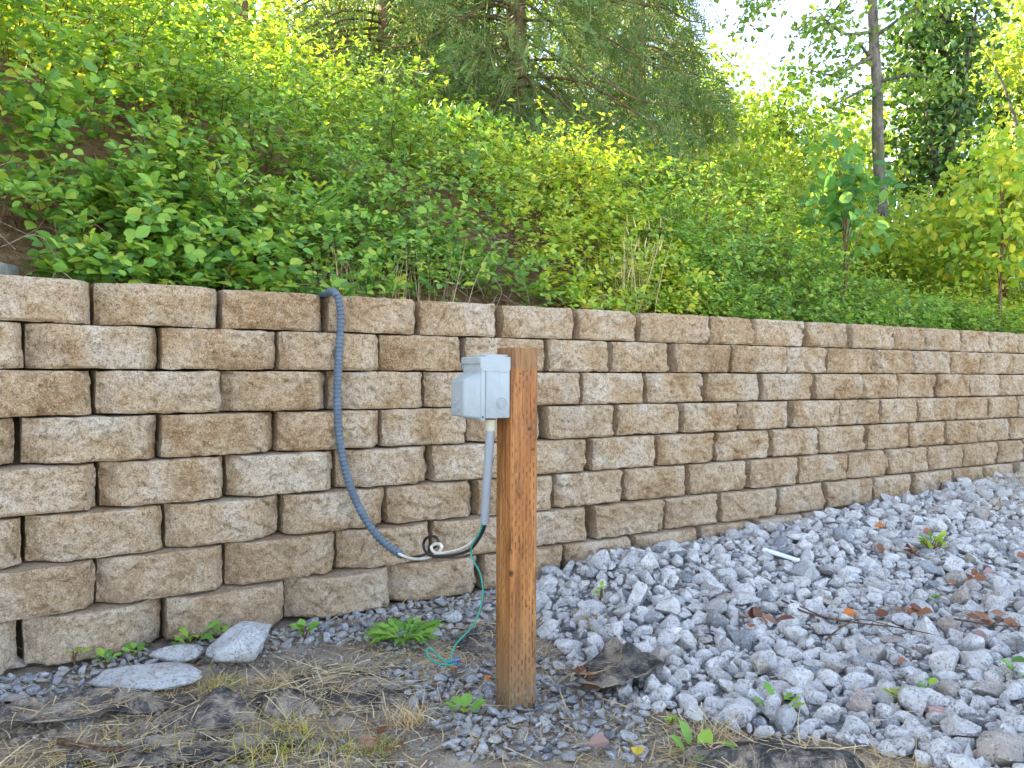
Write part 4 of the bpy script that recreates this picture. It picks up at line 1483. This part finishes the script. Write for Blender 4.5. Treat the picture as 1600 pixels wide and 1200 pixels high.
plant('sapling', 'broad-leaved sapling with blue-green leaves standing in front of the pale slim trunk', 'sapling', 1318, 5.9, zt(185, 5.9), .32, 260, .088, leaf_mat('blue_green_leaf', [(.12, .30, .09), (.17, .36, .09), (.09, .24, .07), (.22, .40, .09)]), 320, nclump=40, csig=.07, trunk_r=.010, T=LEAF_A, crown_lo=.3, limbs=18)
plant('sapling', 'thin sapling with small bright leaves near the right border', 'sapling', 1563, 6.6, zt(200, 6.6), .40, 520, .07, BR_MATS[2], 321, nclump=40, csig=.08, trunk_r=.012, T=LEAF_A, crown_lo=.25, limbs=18)

# trees
plant('tree', 'tree with a thick mossy brown trunk at the upper left', 'tree', 365, 9.0, 9.5, 2.2, 2800, .12, YEL_M, 401, trunk_r=.13, bark=BARK_M, crown_lo=.33, nclump=90, csig=.28, trunk_top=9.5, lean=(.0, .2))
plant('tree', 'sunlit yellow-green tree behind the bush at the top left border', 'tree', 40, 11.5, 7.6, 2.6, 7000, .12, YEL_M, 402, trunk_r=.11, bark=DARK_BARK, crown_lo=.12, nclump=120, csig=.26)
plant('tree', 'leafy tree filling the gap between the left border and the mossy trunk', 'tree', 235, 12.5, 7.4, 2.4, 6500, .12, YEL_M, 403, trunk_r=.10, bark=DARK_BARK, crown_lo=.15, nclump=110, csig=.26)
plant('tree', 'pale green tree behind the left end of the cedar', 'tree', 520, 13.5, 7.4, 2.3, 6000, .12, YEL_M, 404, trunk_r=.12, bark=DARK_BARK, crown_lo=.1, nclump=110, csig=.26)
plant('tree', 'tall tree behind the middle of the cedar', 'tree', 760, 14.0, 7.6, 2.6, 6500, .13, MID_M, 405, trunk_r=.14, bark=DARK_BARK, crown_lo=.1, nclump=120, csig=.28)
plant('tree', 'yellowish tree behind the right edge of the cedar', 'tree', 1090, 15.0, zt(75, 15), 1.25, 5200, .11, YEL_M, 406, trunk_r=.10, bark=DARK_BARK, crown_lo=.2, nclump=90, csig=.22)
plant('tree', 'dark-cored round tree standing under the open sky', 'tree', 1212, 16.0, zt(112, 16), .95, 4600, .11, MID_M, 407, trunk_r=.10, bark=DARK_BARK, crown_lo=.2, nclump=80, csig=.2)
plant('tree', 'low yellow tree behind the round tree, left of the pale slim trunk', 'tree', 1310, 17.0, zt(185, 17), 1.3, 4200, .11, YEL_M, 408, trunk_r=.08, bark=DARK_BARK, crown_lo=.1, nclump=80, csig=.24)
plant('tree', 'yellow-green tree at the upper right corner', 'tree', 1610, 12.0, 7.6, 1.0, 2600, .11, GOLD_M, 409, trunk_r=.09, bark=GREY_BARK, crown_lo=.42, nclump=50, csig=.22)
plant('tree', 'tall dark tree trunk wrapped in a column of ivy', 'tree', 1462, 10.6, 7.2, .62, 9500, .095, IVY_M, 410, trunk_r=.15, bark=DARK_BARK, crown_lo=.02, nclump=170, csig=.17, trunk_top=7, fill=.4)
plant('tree', 'green tree behind the ivy column at the right border', 'tree', 1555, 13.5, 8.2, 1.0, 4200, .11, MID_M, 411, trunk_r=.10, bark=DARK_BARK, crown_lo=.05, nclump=80, csig=.24)
plant('tree', 'unseen broad tree added beyond the left border to block the sun', 'tree', -1250, 4.6, 8.0, 2.4, 9000, .13, MID_M, 413, T=LEAF_C, base_z=2.4, trunk_r=.14, bark=DARK_BARK, crown_lo=.1, nclump=130, csig=.3)  # unseen tree, added so its crown shades the post and gravel

plant('tree', 'second unseen tree added beyond the left border, nearer, to block the sun', 'tree', -2300, 3.0, 7.0, 2.3, 9000, .14, MID_M, 414, T=LEAF_C, base_z=2.3, trunk_r=.14, bark=DARK_BARK, crown_lo=.15, nclump=130, csig=.3)  # another out-of-view tree added to keep sun off the foreground

# slim pale alder with sparse boughs
ya = 9.2
al = thing('tree', 'slim pale-barked tree with sparse drooping leafy boughs at the right', 'tree', at(1372, 300, ya))
ab = np.array(al.location)
m = MB()
tp = catmull([at(1382, 470, ya), at(1378, 330, ya), at(1372, 230, ya), at(1371, 140, ya), at(1366, 70, ya), at(1363, 0, ya), at(1358, -120, ya), at(1352, -330, ya)], 6)
m.tube(tp - ab, np.linspace(.070, .045, len(tp)), 12, False)
m.build('trunk', GREY_BARK, al, True)
BR = [[(1364, 88, 0), (1303, 116, -.3), (1256, 106, -.5)], [(1362, 50, 0), (1318, 52, -.3), (1277, 26, -.6), (1240, 60, -.7)], [(1358, -60, 0), (1260, -60, -.4), (1190, -20, -.7), (1150, 45, -.8)],
      [(1358, -100, 0), (1280, -90, .3), (1215, -30, .4), (1180, 20, .4)], [(1368, 130, 0), (1330, 150, -.2), (1296, 168, -.4)], [(1364, 60, 0), (1420, 20, -.2), (1480, -10, -.3)],
      [(1370, 128, 0), (1430, 118, -.3), (1488, 134, -.5)], [(1360, -20, 0), (1320, 0, .4), (1290, 40, .6), (1270, 90, .6)], [(1366, 100, 0), (1340, 70, .5), (1318, 105, .7)]]
m = MB()
cen = []
for b in BR:
    c = catmull([at(x, y, ya + dy) for x, y, dy in b], 8)
    m.tube(c - ab, np.linspace(.022, .005, len(c)), 5, False)
    cen += list(c[int(len(c) * .3)::2])
m.build('limbs', GREY_BARK, al, True)
r = np.random.default_rng(77)
cen = np.array(cen)
p, d, nr, s = cloud(r, cen - [0, 0, .05], np.full(len(cen), .13), 1500, .075)
V, Fc = leaf_arrays(p, d, nr, s, LEAF_B)
tag(link('crown', mesh_np('crown', V - ab, Fc, MID_M), al), kind='stuff')


def cedar(label, px, Y, zlow, ztop, reach, nb, nf, seed):
    r = np.random.default_rng(seed)
    X = at(px, 581, Y)[0]
    bz = float(bank_z(X, Y))
    base = np.array([X, Y, bz])
    th = thing('cedar_tree', label, 'tree', base, 'cedars behind the bramble bank')
    m = MB()
    m.tube(np.array([[0, 0, -.2], [.03, 0, 2], [0, .03, 5], [0, 0, ztop - bz]]), [.13, .11, .08, .03], 12, False)
    m.build('trunk', BARK_M, th, True)
    m = MB()
    P, Dd, Nn, Ss = [], [], [], []
    for k in range(nb):
        f = (k + r.uniform()) / nb
        z0 = zlow + (ztop - zlow) * f ** 1.3 + .7
        az = r.uniform(0, 2 * math.pi)
        L_ = reach * (1 - .8 * f ** 1.3) * r.uniform(.75, 1.15)
        h = np.array([math.cos(az), math.sin(az), 0])
        pts = catmull([[X, Y, z0], np.array([X, Y, z0]) + h * L_ * .4 + [0, 0, -.12 * L_], np.array([X, Y, z0]) + h * L_ * .75 + [0, 0, -.36 * L_], np.array([X, Y, z0]) + h * L_ + [0, 0, -.46 * L_]], 7)
        m.tube(pts - base, np.linspace(.018, .004, len(pts)), 5, False)
        t = r.uniform(.12, 1, nf) ** .8
        q = np.stack([np.interp(t * (len(pts) - 1), np.arange(len(pts)), pts[:, a]) for a in range(3)], 1)
        sd = np.cross(h, [0, 0, 1.0])
        sp = r.normal(0, .30, nf)[:, None] * sd * (1.1 - t[:, None] * .6)
        q = q + sp + np.array([0, 0, -1.0]) * np.abs(sp).sum(1, keepdims=True) * .5 - np.array([0, 0, 1]) * r.uniform(0, .45, nf)[:, None]
        P.append(q)
        Dd.append(h * .55 + np.array([0, 0, -.8]) + sp * 1.2 + r.normal(0, .42, (nf, 3)))
        Nn.append(r.normal(0, 1, (nf, 3)) + h * .8)
        Ss.append(r.uniform(.15, .38, nf))
    P, Dd, Nn, Ss = map(np.concatenate, (P, Dd, Nn, Ss))
    V, Fc = leaf_arrays(P, Dd, Nn, Ss, FROND)
    tag(link('crown', mesh_np('crown', V - base, Fc, CEDAR_M), th), kind='stuff')
    m.build('limbs', BARK_M, th, True)


cedar('dark drooping cedar nearest the brown mossy trunk', 600, 9.6, zt(235, 9.6), 7.6, 2.1, 88, 50, 501)
cedar('dark drooping cedar in the middle, right above the outlet box', 800, 9.0, zt(250, 9.0), 7.6, 2.1, 92, 52, 502)
cedar('cedar with a bare lower trunk beside the gap of sky', 990, 10.4, zt(225, 10.4), 7.8, 1.2, 76, 50, 503)

# far woods
r = np.random.default_rng(88)
n = 58000
X = r.uniform(-20, 21, n)
Y = r.uniform(19, 26, n)
tp_ = 800 + F_PX * X / Y
top_py = np.interp(tp_, [-600, 0, 300, 1040, 1085, 1150, 1260, 1330, 1400, 1480, 1560, 2000], [-120, -60, -80, -80, 110, 165, 160, 165, 100, 30, 110, 60]) + 40 * fbm2(tp_ / 300, Y, 2.0, 3, 4)
zmax = CAM_Z + (581 - top_py) / F_PX * Y
Z = 1.8 + (zmax - 1.8) * r.uniform(0, 1, n) ** .85
cl_ = fbm(np.stack([X, Y, Z], -1) * .8, 2, 6)
kp = cl_ > -.35
P = np.stack([X, Y, Z], -1)[kp]
V, Fc = leaf_arrays(P, r.normal(0, 1, P.shape), np.array([0, -.4, .7]) + r.normal(0, .5, P.shape), r.uniform(.13, .26, len(P)), LEAF_C)
tag(link('distant_woods', mesh_np('distant_woods', V, Fc, YEL_M)), 'far-off yellow-green wood closing the view behind the trees', 'woods', kind='stuff')

# ------------------------------------------------------------------ small plants, grass, litter
WL_T = (np.array([[0, 0, 0], [-.06, .25, .02], [-.20, .45, .05], [-.10, .52, .03], [-.24, .72, .04], [-.08, .82, .02], [0, 1, -.05], [.08, .82, .02], [.24, .72, .04], [.10, .52, .03], [.20, .45, .05], [.06, .25, .02]]),
        np.array([[0, 11, 1], [1, 11, 10], [1, 10, 2], [2, 10, 9], [2, 9, 3], [3, 9, 8], [3, 8, 4], [4, 8, 7], [4, 7, 5], [5, 7, 6]]))
YWEED_M = leaf_mat('yellow_green_weed', [(.32, .40, .06), (.38, .42, .07), (.26, .36, .05), (.42, .40, .08)], .35)
WEED_T = {'lobed': leaf_template('lobed_leaf', WL_T, WEED_M), 'jagged': leaf_template('jagged_leaf', (WL_T[0] * [.42, 1, 1.5], WL_T[1]), WEED_M), 'yellow_lobed': leaf_template('yellow_lobed_leaf', WL_T, YWEED_M), 'yellow_round': leaf_template('yellow_round_leaf', LEAF_A, YWEED_M), 'round': leaf_template('round_leaf', LEAF_A, WEED_M), 'dark': leaf_template('dark_leaf', LEAF_A, BR_MATS[1]), 'tiny': leaf_template('tiny_leaf', LEAF_B, BR_MATS[0])}


def weed(label, px, py, n, L_, kind='lobed', rise=.35, stem=.0, seed=0, spread=1.0, name='weed'):
    r = np.random.default_rng(seed + int(px))
    b = on_ground(px, py)
    th = thing(name, label, 'weed', b)
    sm = MB()
    for k in range(n):
        az = k * 2.4 + r.uniform(-.4, .4)
        h = np.array([math.cos(az), math.sin(az), 0])
        up_ = rise * r.uniform(.4, 1.6)
        st = h * spread * L_ * r.uniform(.05, .5 if stem else .12) + np.array([0, 0, stem * r.uniform(.3, 1) + .012])
        o = link('leaf', WEED_T[kind], th)
        o.matrix_local = leaf_matrix(st, norm(h + np.array([0, 0, up_])), norm(np.array([0, -.2, 1]) - h * .4 + r.normal(0, .2, 3)), L_ * r.uniform(.65, 1.1))
        sm.tube(catmull([np.array([0, 0, -.01]), st * np.array([.4, .4, .6]), st], 3), .0018, 4, False)
    sm.build('stem', CANE_M if stem else WEED_M, th)
    return th


weed('wide rosette of jagged green leaves at the foot of the wall left of the post', 632, 1003, 78, .14, 'jagged', .28, 0, 1)
weed('small green weed with toothed leaves against the second block from the left', 298, 1022, 8, .075, 'lobed', .5, .055, 2)
weed('green leafy weed just above the angular grey-green rock', 352, 1012, 7, .07, 'lobed', .4, .045, 3)
weed('yellowish palmate weed below the leftmost full block', 116, 1046, 8, .055, 'yellow_lobed', .6, .05, 4)
weed('little green sprout behind the flat stone', 168, 1046, 7, .04, 'round', .5, .03, 5)
weed('short bright sprig in gravel under the wall, left of the rosette', 476, 1000, 8, .045, 'round', .8, .03, 6)
weed('low green weed touching the wall left of the little sprout', 210, 1034, 7, .042, 'round', .4, .035, 16)
weed('broad bright green seedling in grey gravel left of the post foot', 722, 1122, 5, .05, 'round', .5, .02, 7)
weed('bushy yellow-green weed low in the right gravel', 1410, 1106, 10, .038, 'yellow_round', .5, .03, 8)
weed('small round-leaved sprig right above the yellow-green weed', 1448, 1090, 5, .03, 'round', .6, .03, 9)
weed('spindly weed with a long leaning leaf at lower centre right', 1218, 1130, 7, .06, 'lobed', .6, .06, 10)
weed('glossy green weed with three broad leaves at the bottom edge', 1093, 1186, 5, .07, 'round', .9, .01, 11)
weed('dark green leaf tuft cut by the right border', 1596, 1066, 6, .07, 'dark', .6, .01, 12)
weed('low spreading ferny weed with reddish stems on the far gravel', 1455, 868, 26, .045, 'tiny', .8, .07, 13, 3.0)
weed('tiny green sprig beside the long dark twig', 1452, 942, 6, .035, 'round', .5, .01, 14)
weed('thin green weed between pale rocks right of the post', 938, 950, 7, .03, 'tiny', .9, .08, 15)
weed('mossy green tuft in front of the torn fabric flap', 1050, 1140, 12, .02, 'tiny', .5, .02, 17)

STRIP = (np.array([[-.5, 0, 0], [.5, 0, 0], [-.42, .33, 0], [.42, .33, 0], [-.3, .66, 0], [.3, .66, 0], [0, 1, 0]]), np.array([[0, 1, 3], [0, 3, 2], [2, 3, 5], [2, 5, 4], [4, 5, 6]]))


def blades(P, D, L_, w, bend, r):
    """curved grass blades: base, direction, length"""
    n = len(P)
    D = norm(D)
    sd = norm(np.cross(D, [0, 0, 1.0]) + r.normal(0, .25, (n, 3)))
    tv = STRIP[0]
    t = tv[None, :, 1:2]
    V = P[:, None] + D[:, None] * L_[:, None, None] * t + sd[:, None] * w[:, None, None] * tv[None, :, 0:1] + bend[:, None] * (L_[:, None, None] * t * t)
    Fc = STRIP[1][None] + (np.arange(n) * len(tv))[:, None, None]
    return V.reshape(-1, 3), Fc.reshape(-1, 3)


def tuft(label, px, py, n, L_, rad, mat, seed, up=1.0, name='grass_tuft'):
    r = np.random.default_rng(seed)
    b = on_ground(px, py)
    xy = r.normal(0, rad, (n, 2))
    P = np.stack([xy[:, 0], xy[:, 1], ground_z(b[0] + xy[:, 0], b[1] + xy[:, 1]) - b[2] + .006], 1)
    D = np.stack([r.normal(0, .8, n), r.normal(0, .8, n), np.abs(r.normal(up, .35, n)) + .1], 1)
    V, Fc = blades(P, D, L_ * r.uniform(.4, 1.2, n), r.uniform(.0015, .0035, n), np.stack([r.normal(0, .3, n), r.normal(0, .3, n), -r.uniform(.1, .6, n)], 1), r)
    return tag(link(name, mesh_np(name, V, Fc, mat), None, b), label, 'grass tuft')


tuft('short yellow-green grass tuft below the angular rock', 340, 1078, 150, .06, .035, YGRASS_M, 601)
tuft('dry golden grass patch left of the short yellow-green tuft', 262, 1092, 150, .05, .04, STRAW_M, 602, .5)
tuft('flattened straw-coloured grass right of the angular rock', 435, 1075, 260, .075, .036, STRAW_M, 603, .25)
tuft('largest grass tuft at the bottom edge left of centre', 440, 1172, 330, .09, .07, YGRASS_M, 604, .8)
tuft('thin upright tan grass clump in front of the fabric sheet', 638, 1132, 160, .09, .025, STRAW_M, 605, 1.1)
tuft('greenish grass sprouting at the bottom edge below the fabric mound', 275, 1180, 160, .06, .04, YGRASS_M, 606)
tuft('sparse green grass near the left bottom corner', 150, 1190, 130, .06, .05, YGRASS_M, 607, .7)
tuft('green-yellow tuft at the bottom edge, right of the largest one', 580, 1178, 170, .06, .045, YGRASS_M, 608, .8)
tuft('dry grass wisp between pale rocks right of the post', 925, 978, 120, .085, .02, STRAW_M, 609, .4)
tuft('dry brown stalks standing by the dark bottom fabric strip', 1115, 1160, 110, .12, .03, STRAW_M, 610, 1.2)
tuft('bleached grass hanging by the wall foot at the far right', 1560, 800, 240, .20, .12, STRAW_M, 611, .4)
tuft('pale dry grass against the far right end of the lowest course', 1600, 765, 220, .26, .12, STRAW_M, 612, .9)
tuft('withered strands hanging over the corner of the lowest left block', 52, 1030, 60, .12, .02, STRAW_M, 613, 1.4)

# tall dry stalks above the wall
def stalks(label, px, d, n, L_, spread, mat, seed, w=.004, heads=False):
    r = np.random.default_rng(seed)
    i = int(np.argmin(abs(_px - px)))
    b = np.array([*(WL[i] + WN[i] * d), 0])
    b[2] = float(bank_z(b[0], b[1]))
    xy = r.normal(0, spread, (n, 2)) * [1.0, .4]
    P = np.stack([xy[:, 0], xy[:, 1], np.zeros(n) - .02], 1)
    D = np.stack([r.normal(0, .13, n), r.normal(-.05, .13, n), np.ones(n)], 1)
    V, Fc = blades(P, D, L_ * r.uniform(.55, 1.1, n), r.uniform(.6, 1.3, n) * w, np.stack([r.normal(0, .10, n), r.normal(0, .1, n), -r.uniform(0, .05, n)], 1), r)
    Vh, Fh = blades(P + norm(D) * (L_ * r.uniform(.45, .95, (n, 1))), D + r.normal(0, .15, D.shape), np.full(n, .08 if heads else .02), np.full(n, .008 if heads else .002), np.zeros((n, 3)) - [0, 0, .2], r)
    return tag(link('dry_grass', mesh_np('dry_grass', np.vstack([V, Vh]), np.vstack([Fc, Fh + len(V)]), mat), None, b), label, 'dry grass')


stalks('clump of tall straw-coloured grass stalks standing above the wall right of the post', 1068, .42, 34, .62, .07, STRAW_M, 701, .005, True)
stalks('thin green and straw grass stems left of the tall stalk clump', 1040, .5, 16, .45, .07, YGRASS_M, 702)
stalks('short dry stubble on the wall edge right of the tall stalks', 1235, .34, 40, .10, .14, STRAW_M, 703)
stalks('dry brown fern-like grass above the conduit bend on the right', 600, .5, 70, .30, .16, STRAW_M, 704)
stalks('scattered dry stems on the bank above the post', 740, .55, 40, .36, .16, STRAW_M, 705)

# fern above the bare canes
i = int(np.argmin(abs(_px - 610)))
fb = np.array([*(WL[i] + WN[i] * .95), 0])
fb[2] = float(bank_z(fb[0], fb[1])) + .12
fern = thing('fern', 'small green fern among bare canes right of the conduit bend', 'fern', fb)
ft = leaf_template('fern_frond', FROND, BR_MATS[1])
for k in range(13):
    az = k * 2.4
    h = np.array([math.cos(az), math.sin(az) - .3, 0])
    o = link('frond', ft, fern)
    o.matrix_local = leaf_matrix(np.zeros(3), norm(h + np.array([0, 0, rb.uniform(.4, 1.2)])), norm(np.array([0, -.5, 1.0]) - h * .3), rb.uniform(.22, .36))

# straw litter lying on the dirt, and a little among the stones
r = np.random.default_rng(91)
n = 110000
X, Y = r.uniform(-2.2, 4.5, n), r.uniform(1.6, 4.5, n)
left = X < np.interp(Y, XB_Y, XB_X)
px_, py_ = project(np.stack([X, Y, look(GZ, X, Y)], -1))
pr_ = np.where(left, .30 + .55 * sstep(fbm2(X, Y, 3.2, 3, 19), -.2, .5), .011) * np.where(left & (px_ > 560) & (px_ < 1000) & (py_ > 1060), .45, 1) * np.where(look(GD, X, Y) > -.45, .35, 1)
kp = (r.uniform(size=n) < pr_) & (look(GD, X, Y) < -BASE_OFF - .03) & visible(X, Y, 40)
X, Y = X[kp], Y[kp]
n = len(X)
az = r.uniform(0, 2 * math.pi, n)
zz = look(GZ, X, Y) + np.where(X < np.interp(Y, XB_Y, XB_X), r.uniform(.004, .016, n), r.uniform(.03, .05, n))
from mathutils.bvhtree import BVHTree
for fo in [o for o in bpy.data.objects if o.name.startswith('landscape_fabric')]:
    Vf = [v.co + fo.location for v in fo.data.vertices]
    bv = BVHTree.FromPolygons(Vf, [tuple(p.vertices) for p in fo.data.polygons])
    xs_, ys_ = [v.x for v in Vf], [v.y for v in Vf]
    for q in np.nonzero((X > min(xs_)) & (X < max(xs_)) & (Y > min(ys_)) & (Y < max(ys_)))[0]:
        h_ = bv.ray_cast(Vector((X[q], Y[q], 1.0)), Vector((0, 0, -1)))
        if h_[0] is not None:
            zz[q] = max(zz[q], h_[0].z + r.uniform(.002, .012))
V, Fc = blades(np.stack([X, Y, zz], 1), np.stack([np.cos(az), np.sin(az), r.normal(.06, .16, n)], 1), r.uniform(.03, .15, n) * r.uniform(.5, 1.2, n), r.uniform(.0016, .0042, n), np.stack([r.normal(0, .25, n), r.normal(0, .25, n), -r.uniform(0, .10, n)], 1), r)
tag(link('straw_litter', mesh_np('straw_litter', V, Fc, STRAW_M)), 'dry straw scattered over the dirt and fabric in front of the wall', 'straw', kind='stuff')

# fallen leaves
FALL = {'orange': leaf_mat('orange_leaf', [(.60, .17, .03), (.55, .20, .05)], .25, .5), 'yellow': leaf_mat('yellow_leaf', [(.62, .48, .04), (.6, .45, .05)], .25, .5), 'rust': leaf_mat('rust_leaf', [(.34, .10, .05), (.30, .12, .07)], .2, .5), 'mauve': leaf_mat('mauve_leaf', [(.36, .22, .19), (.30, .19, .16)], .2, .6)}


def fallen(label, px, py, L_, key, az, seed):
    r = np.random.default_rng(seed)
    b = on_ground(px, py, .035)
    V = np.array(LEAF_A[0])
    V[:, 2] += .9 * V[:, 0] ** 2 + .25 * (V[:, 1] - .5) ** 2
    V *= [1.15, 1, 1.2]
    o = tag(link('fallen_leaf', mesh_np('fallen_leaf', V, LEAF_A[1], FALL[key])), label, 'leaf')
    h = np.array([math.cos(az), math.sin(az), .1])
    o.matrix_world = leaf_matrix(b, h, norm(np.array([0, -.45, 1.0]) + r.normal(0, .15, 3)), L_)


fallen('bright orange leaf lying across the long dark twig', 1318, 962, .06, 'orange', .3, 1)
fallen('orange leaf close to the lowest wall course at the far right', 1366, 823, .055, 'orange', -.5, 2)
fallen('dark red leaf just above the low ferny weed', 1442, 832, .05, 'rust', .2, 3)
fallen('yellow leaf on straw near the bottom edge right of the post', 996, 1182, .04, 'yellow', 1.4, 4)
fallen('rusty leaf near the right border level with the ferny weed', 1588, 870, .05, 'rust', .0, 5)
fallen('salmon leaf in the gravel right of the blocky grey rock', 1540, 897, .06, 'mauve', .4, 6)
fallen('mauve-brown leaf on grey gravel in front of the post', 920, 1165, .055, 'mauve', .2, 7)
fallen('tan curled leaf on the gravel below the brown leaf heaps', 1522, 997, .055, 'mauve', .3, 8)
fallen('rust leaf on the stones left of the long dark twig', 1172, 982, .04, 'rust', 1.2, 9)
fallen('small rust leaf left of the dark red wedge stone', 1402, 1036, .035, 'rust', .1, 10)
fallen('yellow-brown curled leaf beside the post foot on the left', 757, 1062, .025, 'orange', .7, 11)
BL_T = leaf_template('dead_leaf', LEAF_A, BROWN_LEAF_M)


def heap(label, px, py, n, L_, rad, seed):
    r = np.random.default_rng(seed)
    b = on_ground(px, py, .03)
    th = thing('leaf_heap', label, 'dead leaves', b)
    for k in range(n):
        a = r.uniform(0, 6.28)
        o = link('dead_leaf', BL_T, th)
        q = np.array([r.normal(0, rad * 1.5), r.normal(0, rad * .6), r.uniform(0, .02)])
        o.matrix_local = leaf_matrix(q, np.array([math.cos(a), math.sin(a), r.normal(.15, .25)]), np.array([0, -.4, 1]) + r.normal(0, .5, 3), L_ * r.uniform(.6, 1.2))


heap('shrivelled dark brown leaves right of the bright orange leaf', 1425, 962, 9, .06, .035, 1)
heap('brown dead leaves near the right border under the rusty leaf', 1560, 975, 9, .055, .04, 2)
heap('withered brown leaves around the base of the ferny weed', 1422, 862, 7, .06, .04, 3)
heap('curled brown leaves at the tip of the long dark twig, left end', 1192, 968, 7, .06, .03, 4)
heap('dried leaves between the post and the torn fabric flap', 940, 1062, 9, .05, .035, 5)
heap('pale shrivelled leaves on straw left of the post at the bottom', 575, 1160, 7, .032, .03, 6)
heap('small brown leaf heap in the far gravel above the ferny weed line', 1505, 905, 6, .055, .03, 7)
heap('dead brown leaves lying on the bare soil of the bank', 60, 385, 1, .01, .01, 8) if False else None


def twig(label, pts, r0, mat, name='twig'):
    m = MB()
    P = [on_ground(x, y, h) for x, y, h in pts]
    m.tube(catmull(P, 8), np.linspace(r0, r0 * .4, (len(P) - 1) * 8 + 1), 6)
    return tag(m.build(name, mat, None, True), label, 'twig')


twig('long dark twig lying across the right gravel under the orange leaf', [(1222, 938, .05), (1262, 958, .05), (1330, 972, .045), (1400, 980, .045), (1462, 992, .04)], .0045, TWIG_M)
twig('thin second twig running just above the long dark one', [(1235, 940, .055), (1300, 968, .06), (1350, 968, .05), (1415, 984, .06)], .003, TWIG_M)
twig('short dark twig crossing at an angle below the long twig', [(1290, 1000, .04), (1318, 978, .06), (1342, 968, .05)], .004, TWIG_M)
twig('thin dark twig near the right border', [(1480, 965, .04), (1540, 975, .045), (1610, 980, .04)], .004, TWIG_M)
twig('curved pale twig at the foot of the wall, far right', [(1415, 808, .03), (1440, 797, .06), (1478, 790, .05)], .005, PALE_CANE_M)
twig('dark root-like stick lying at the lower left on the straw', [(92, 1158, .02), (150, 1170, .025), (200, 1172, .02), (232, 1186, .015)], .009, TWIG_M)
twig('thin straw stem leaning against the lowest blocks', [(170, 985, .02), (215, 992, .05), (240, 1008, .03)], .0025, PALE_CANE_M, 'stem')

# white strip on the gravel
a_, b__ = on_ground(1192, 860, .045), on_ground(1248, 878, .035)
L_ = np.linalg.norm(b__ - a_)
bm = bevel_box(Matrix.Translation((0, -.016, 0)), (L_, .032, .012), .002, 1)
strip = bm_obj('white_strip', bm, plain('white_plastic', (.74, .75, .73), .5, .35, .06, 20))
x_ = norm(b__ - a_)
y_ = norm(np.cross([0, 0, 1], x_))
z_ = np.cross(x_, y_)
strip.matrix_world = Matrix(((x_[0], y_[0], z_[0], a_[0]), (x_[1], y_[1], z_[1], a_[1]), (x_[2], y_[2], z_[2], a_[2]), (0, 0, 0, 1)))
tag(strip, 'flat white strip of plastic lying on the gravel near the wall', 'strip')

# end of a concrete kerb stone on the bank at the left edge
kp_ = at(-18, 420, 2.95)
bm = bevel_box(Matrix.Translation((kp_[0] - .06, kp_[1], kp_[2] - .10)), (.10, .12, .125), .006, 2)
kb = bm_obj('concrete_block', bm, plain('old_concrete', (.34, .33, .29), .9, .1, .3, 30, .6))
tag(kb, 'weathered grey concrete block behind the wall at the left border', 'block')
print('TRIS', sum(len(o.data.loop_triangles) if o.type == 'MESH' and not o.data.calc_loop_triangles() else 0 for o in {o.data: o for o in bpy.data.objects if o.type == 'MESH'}.values()))
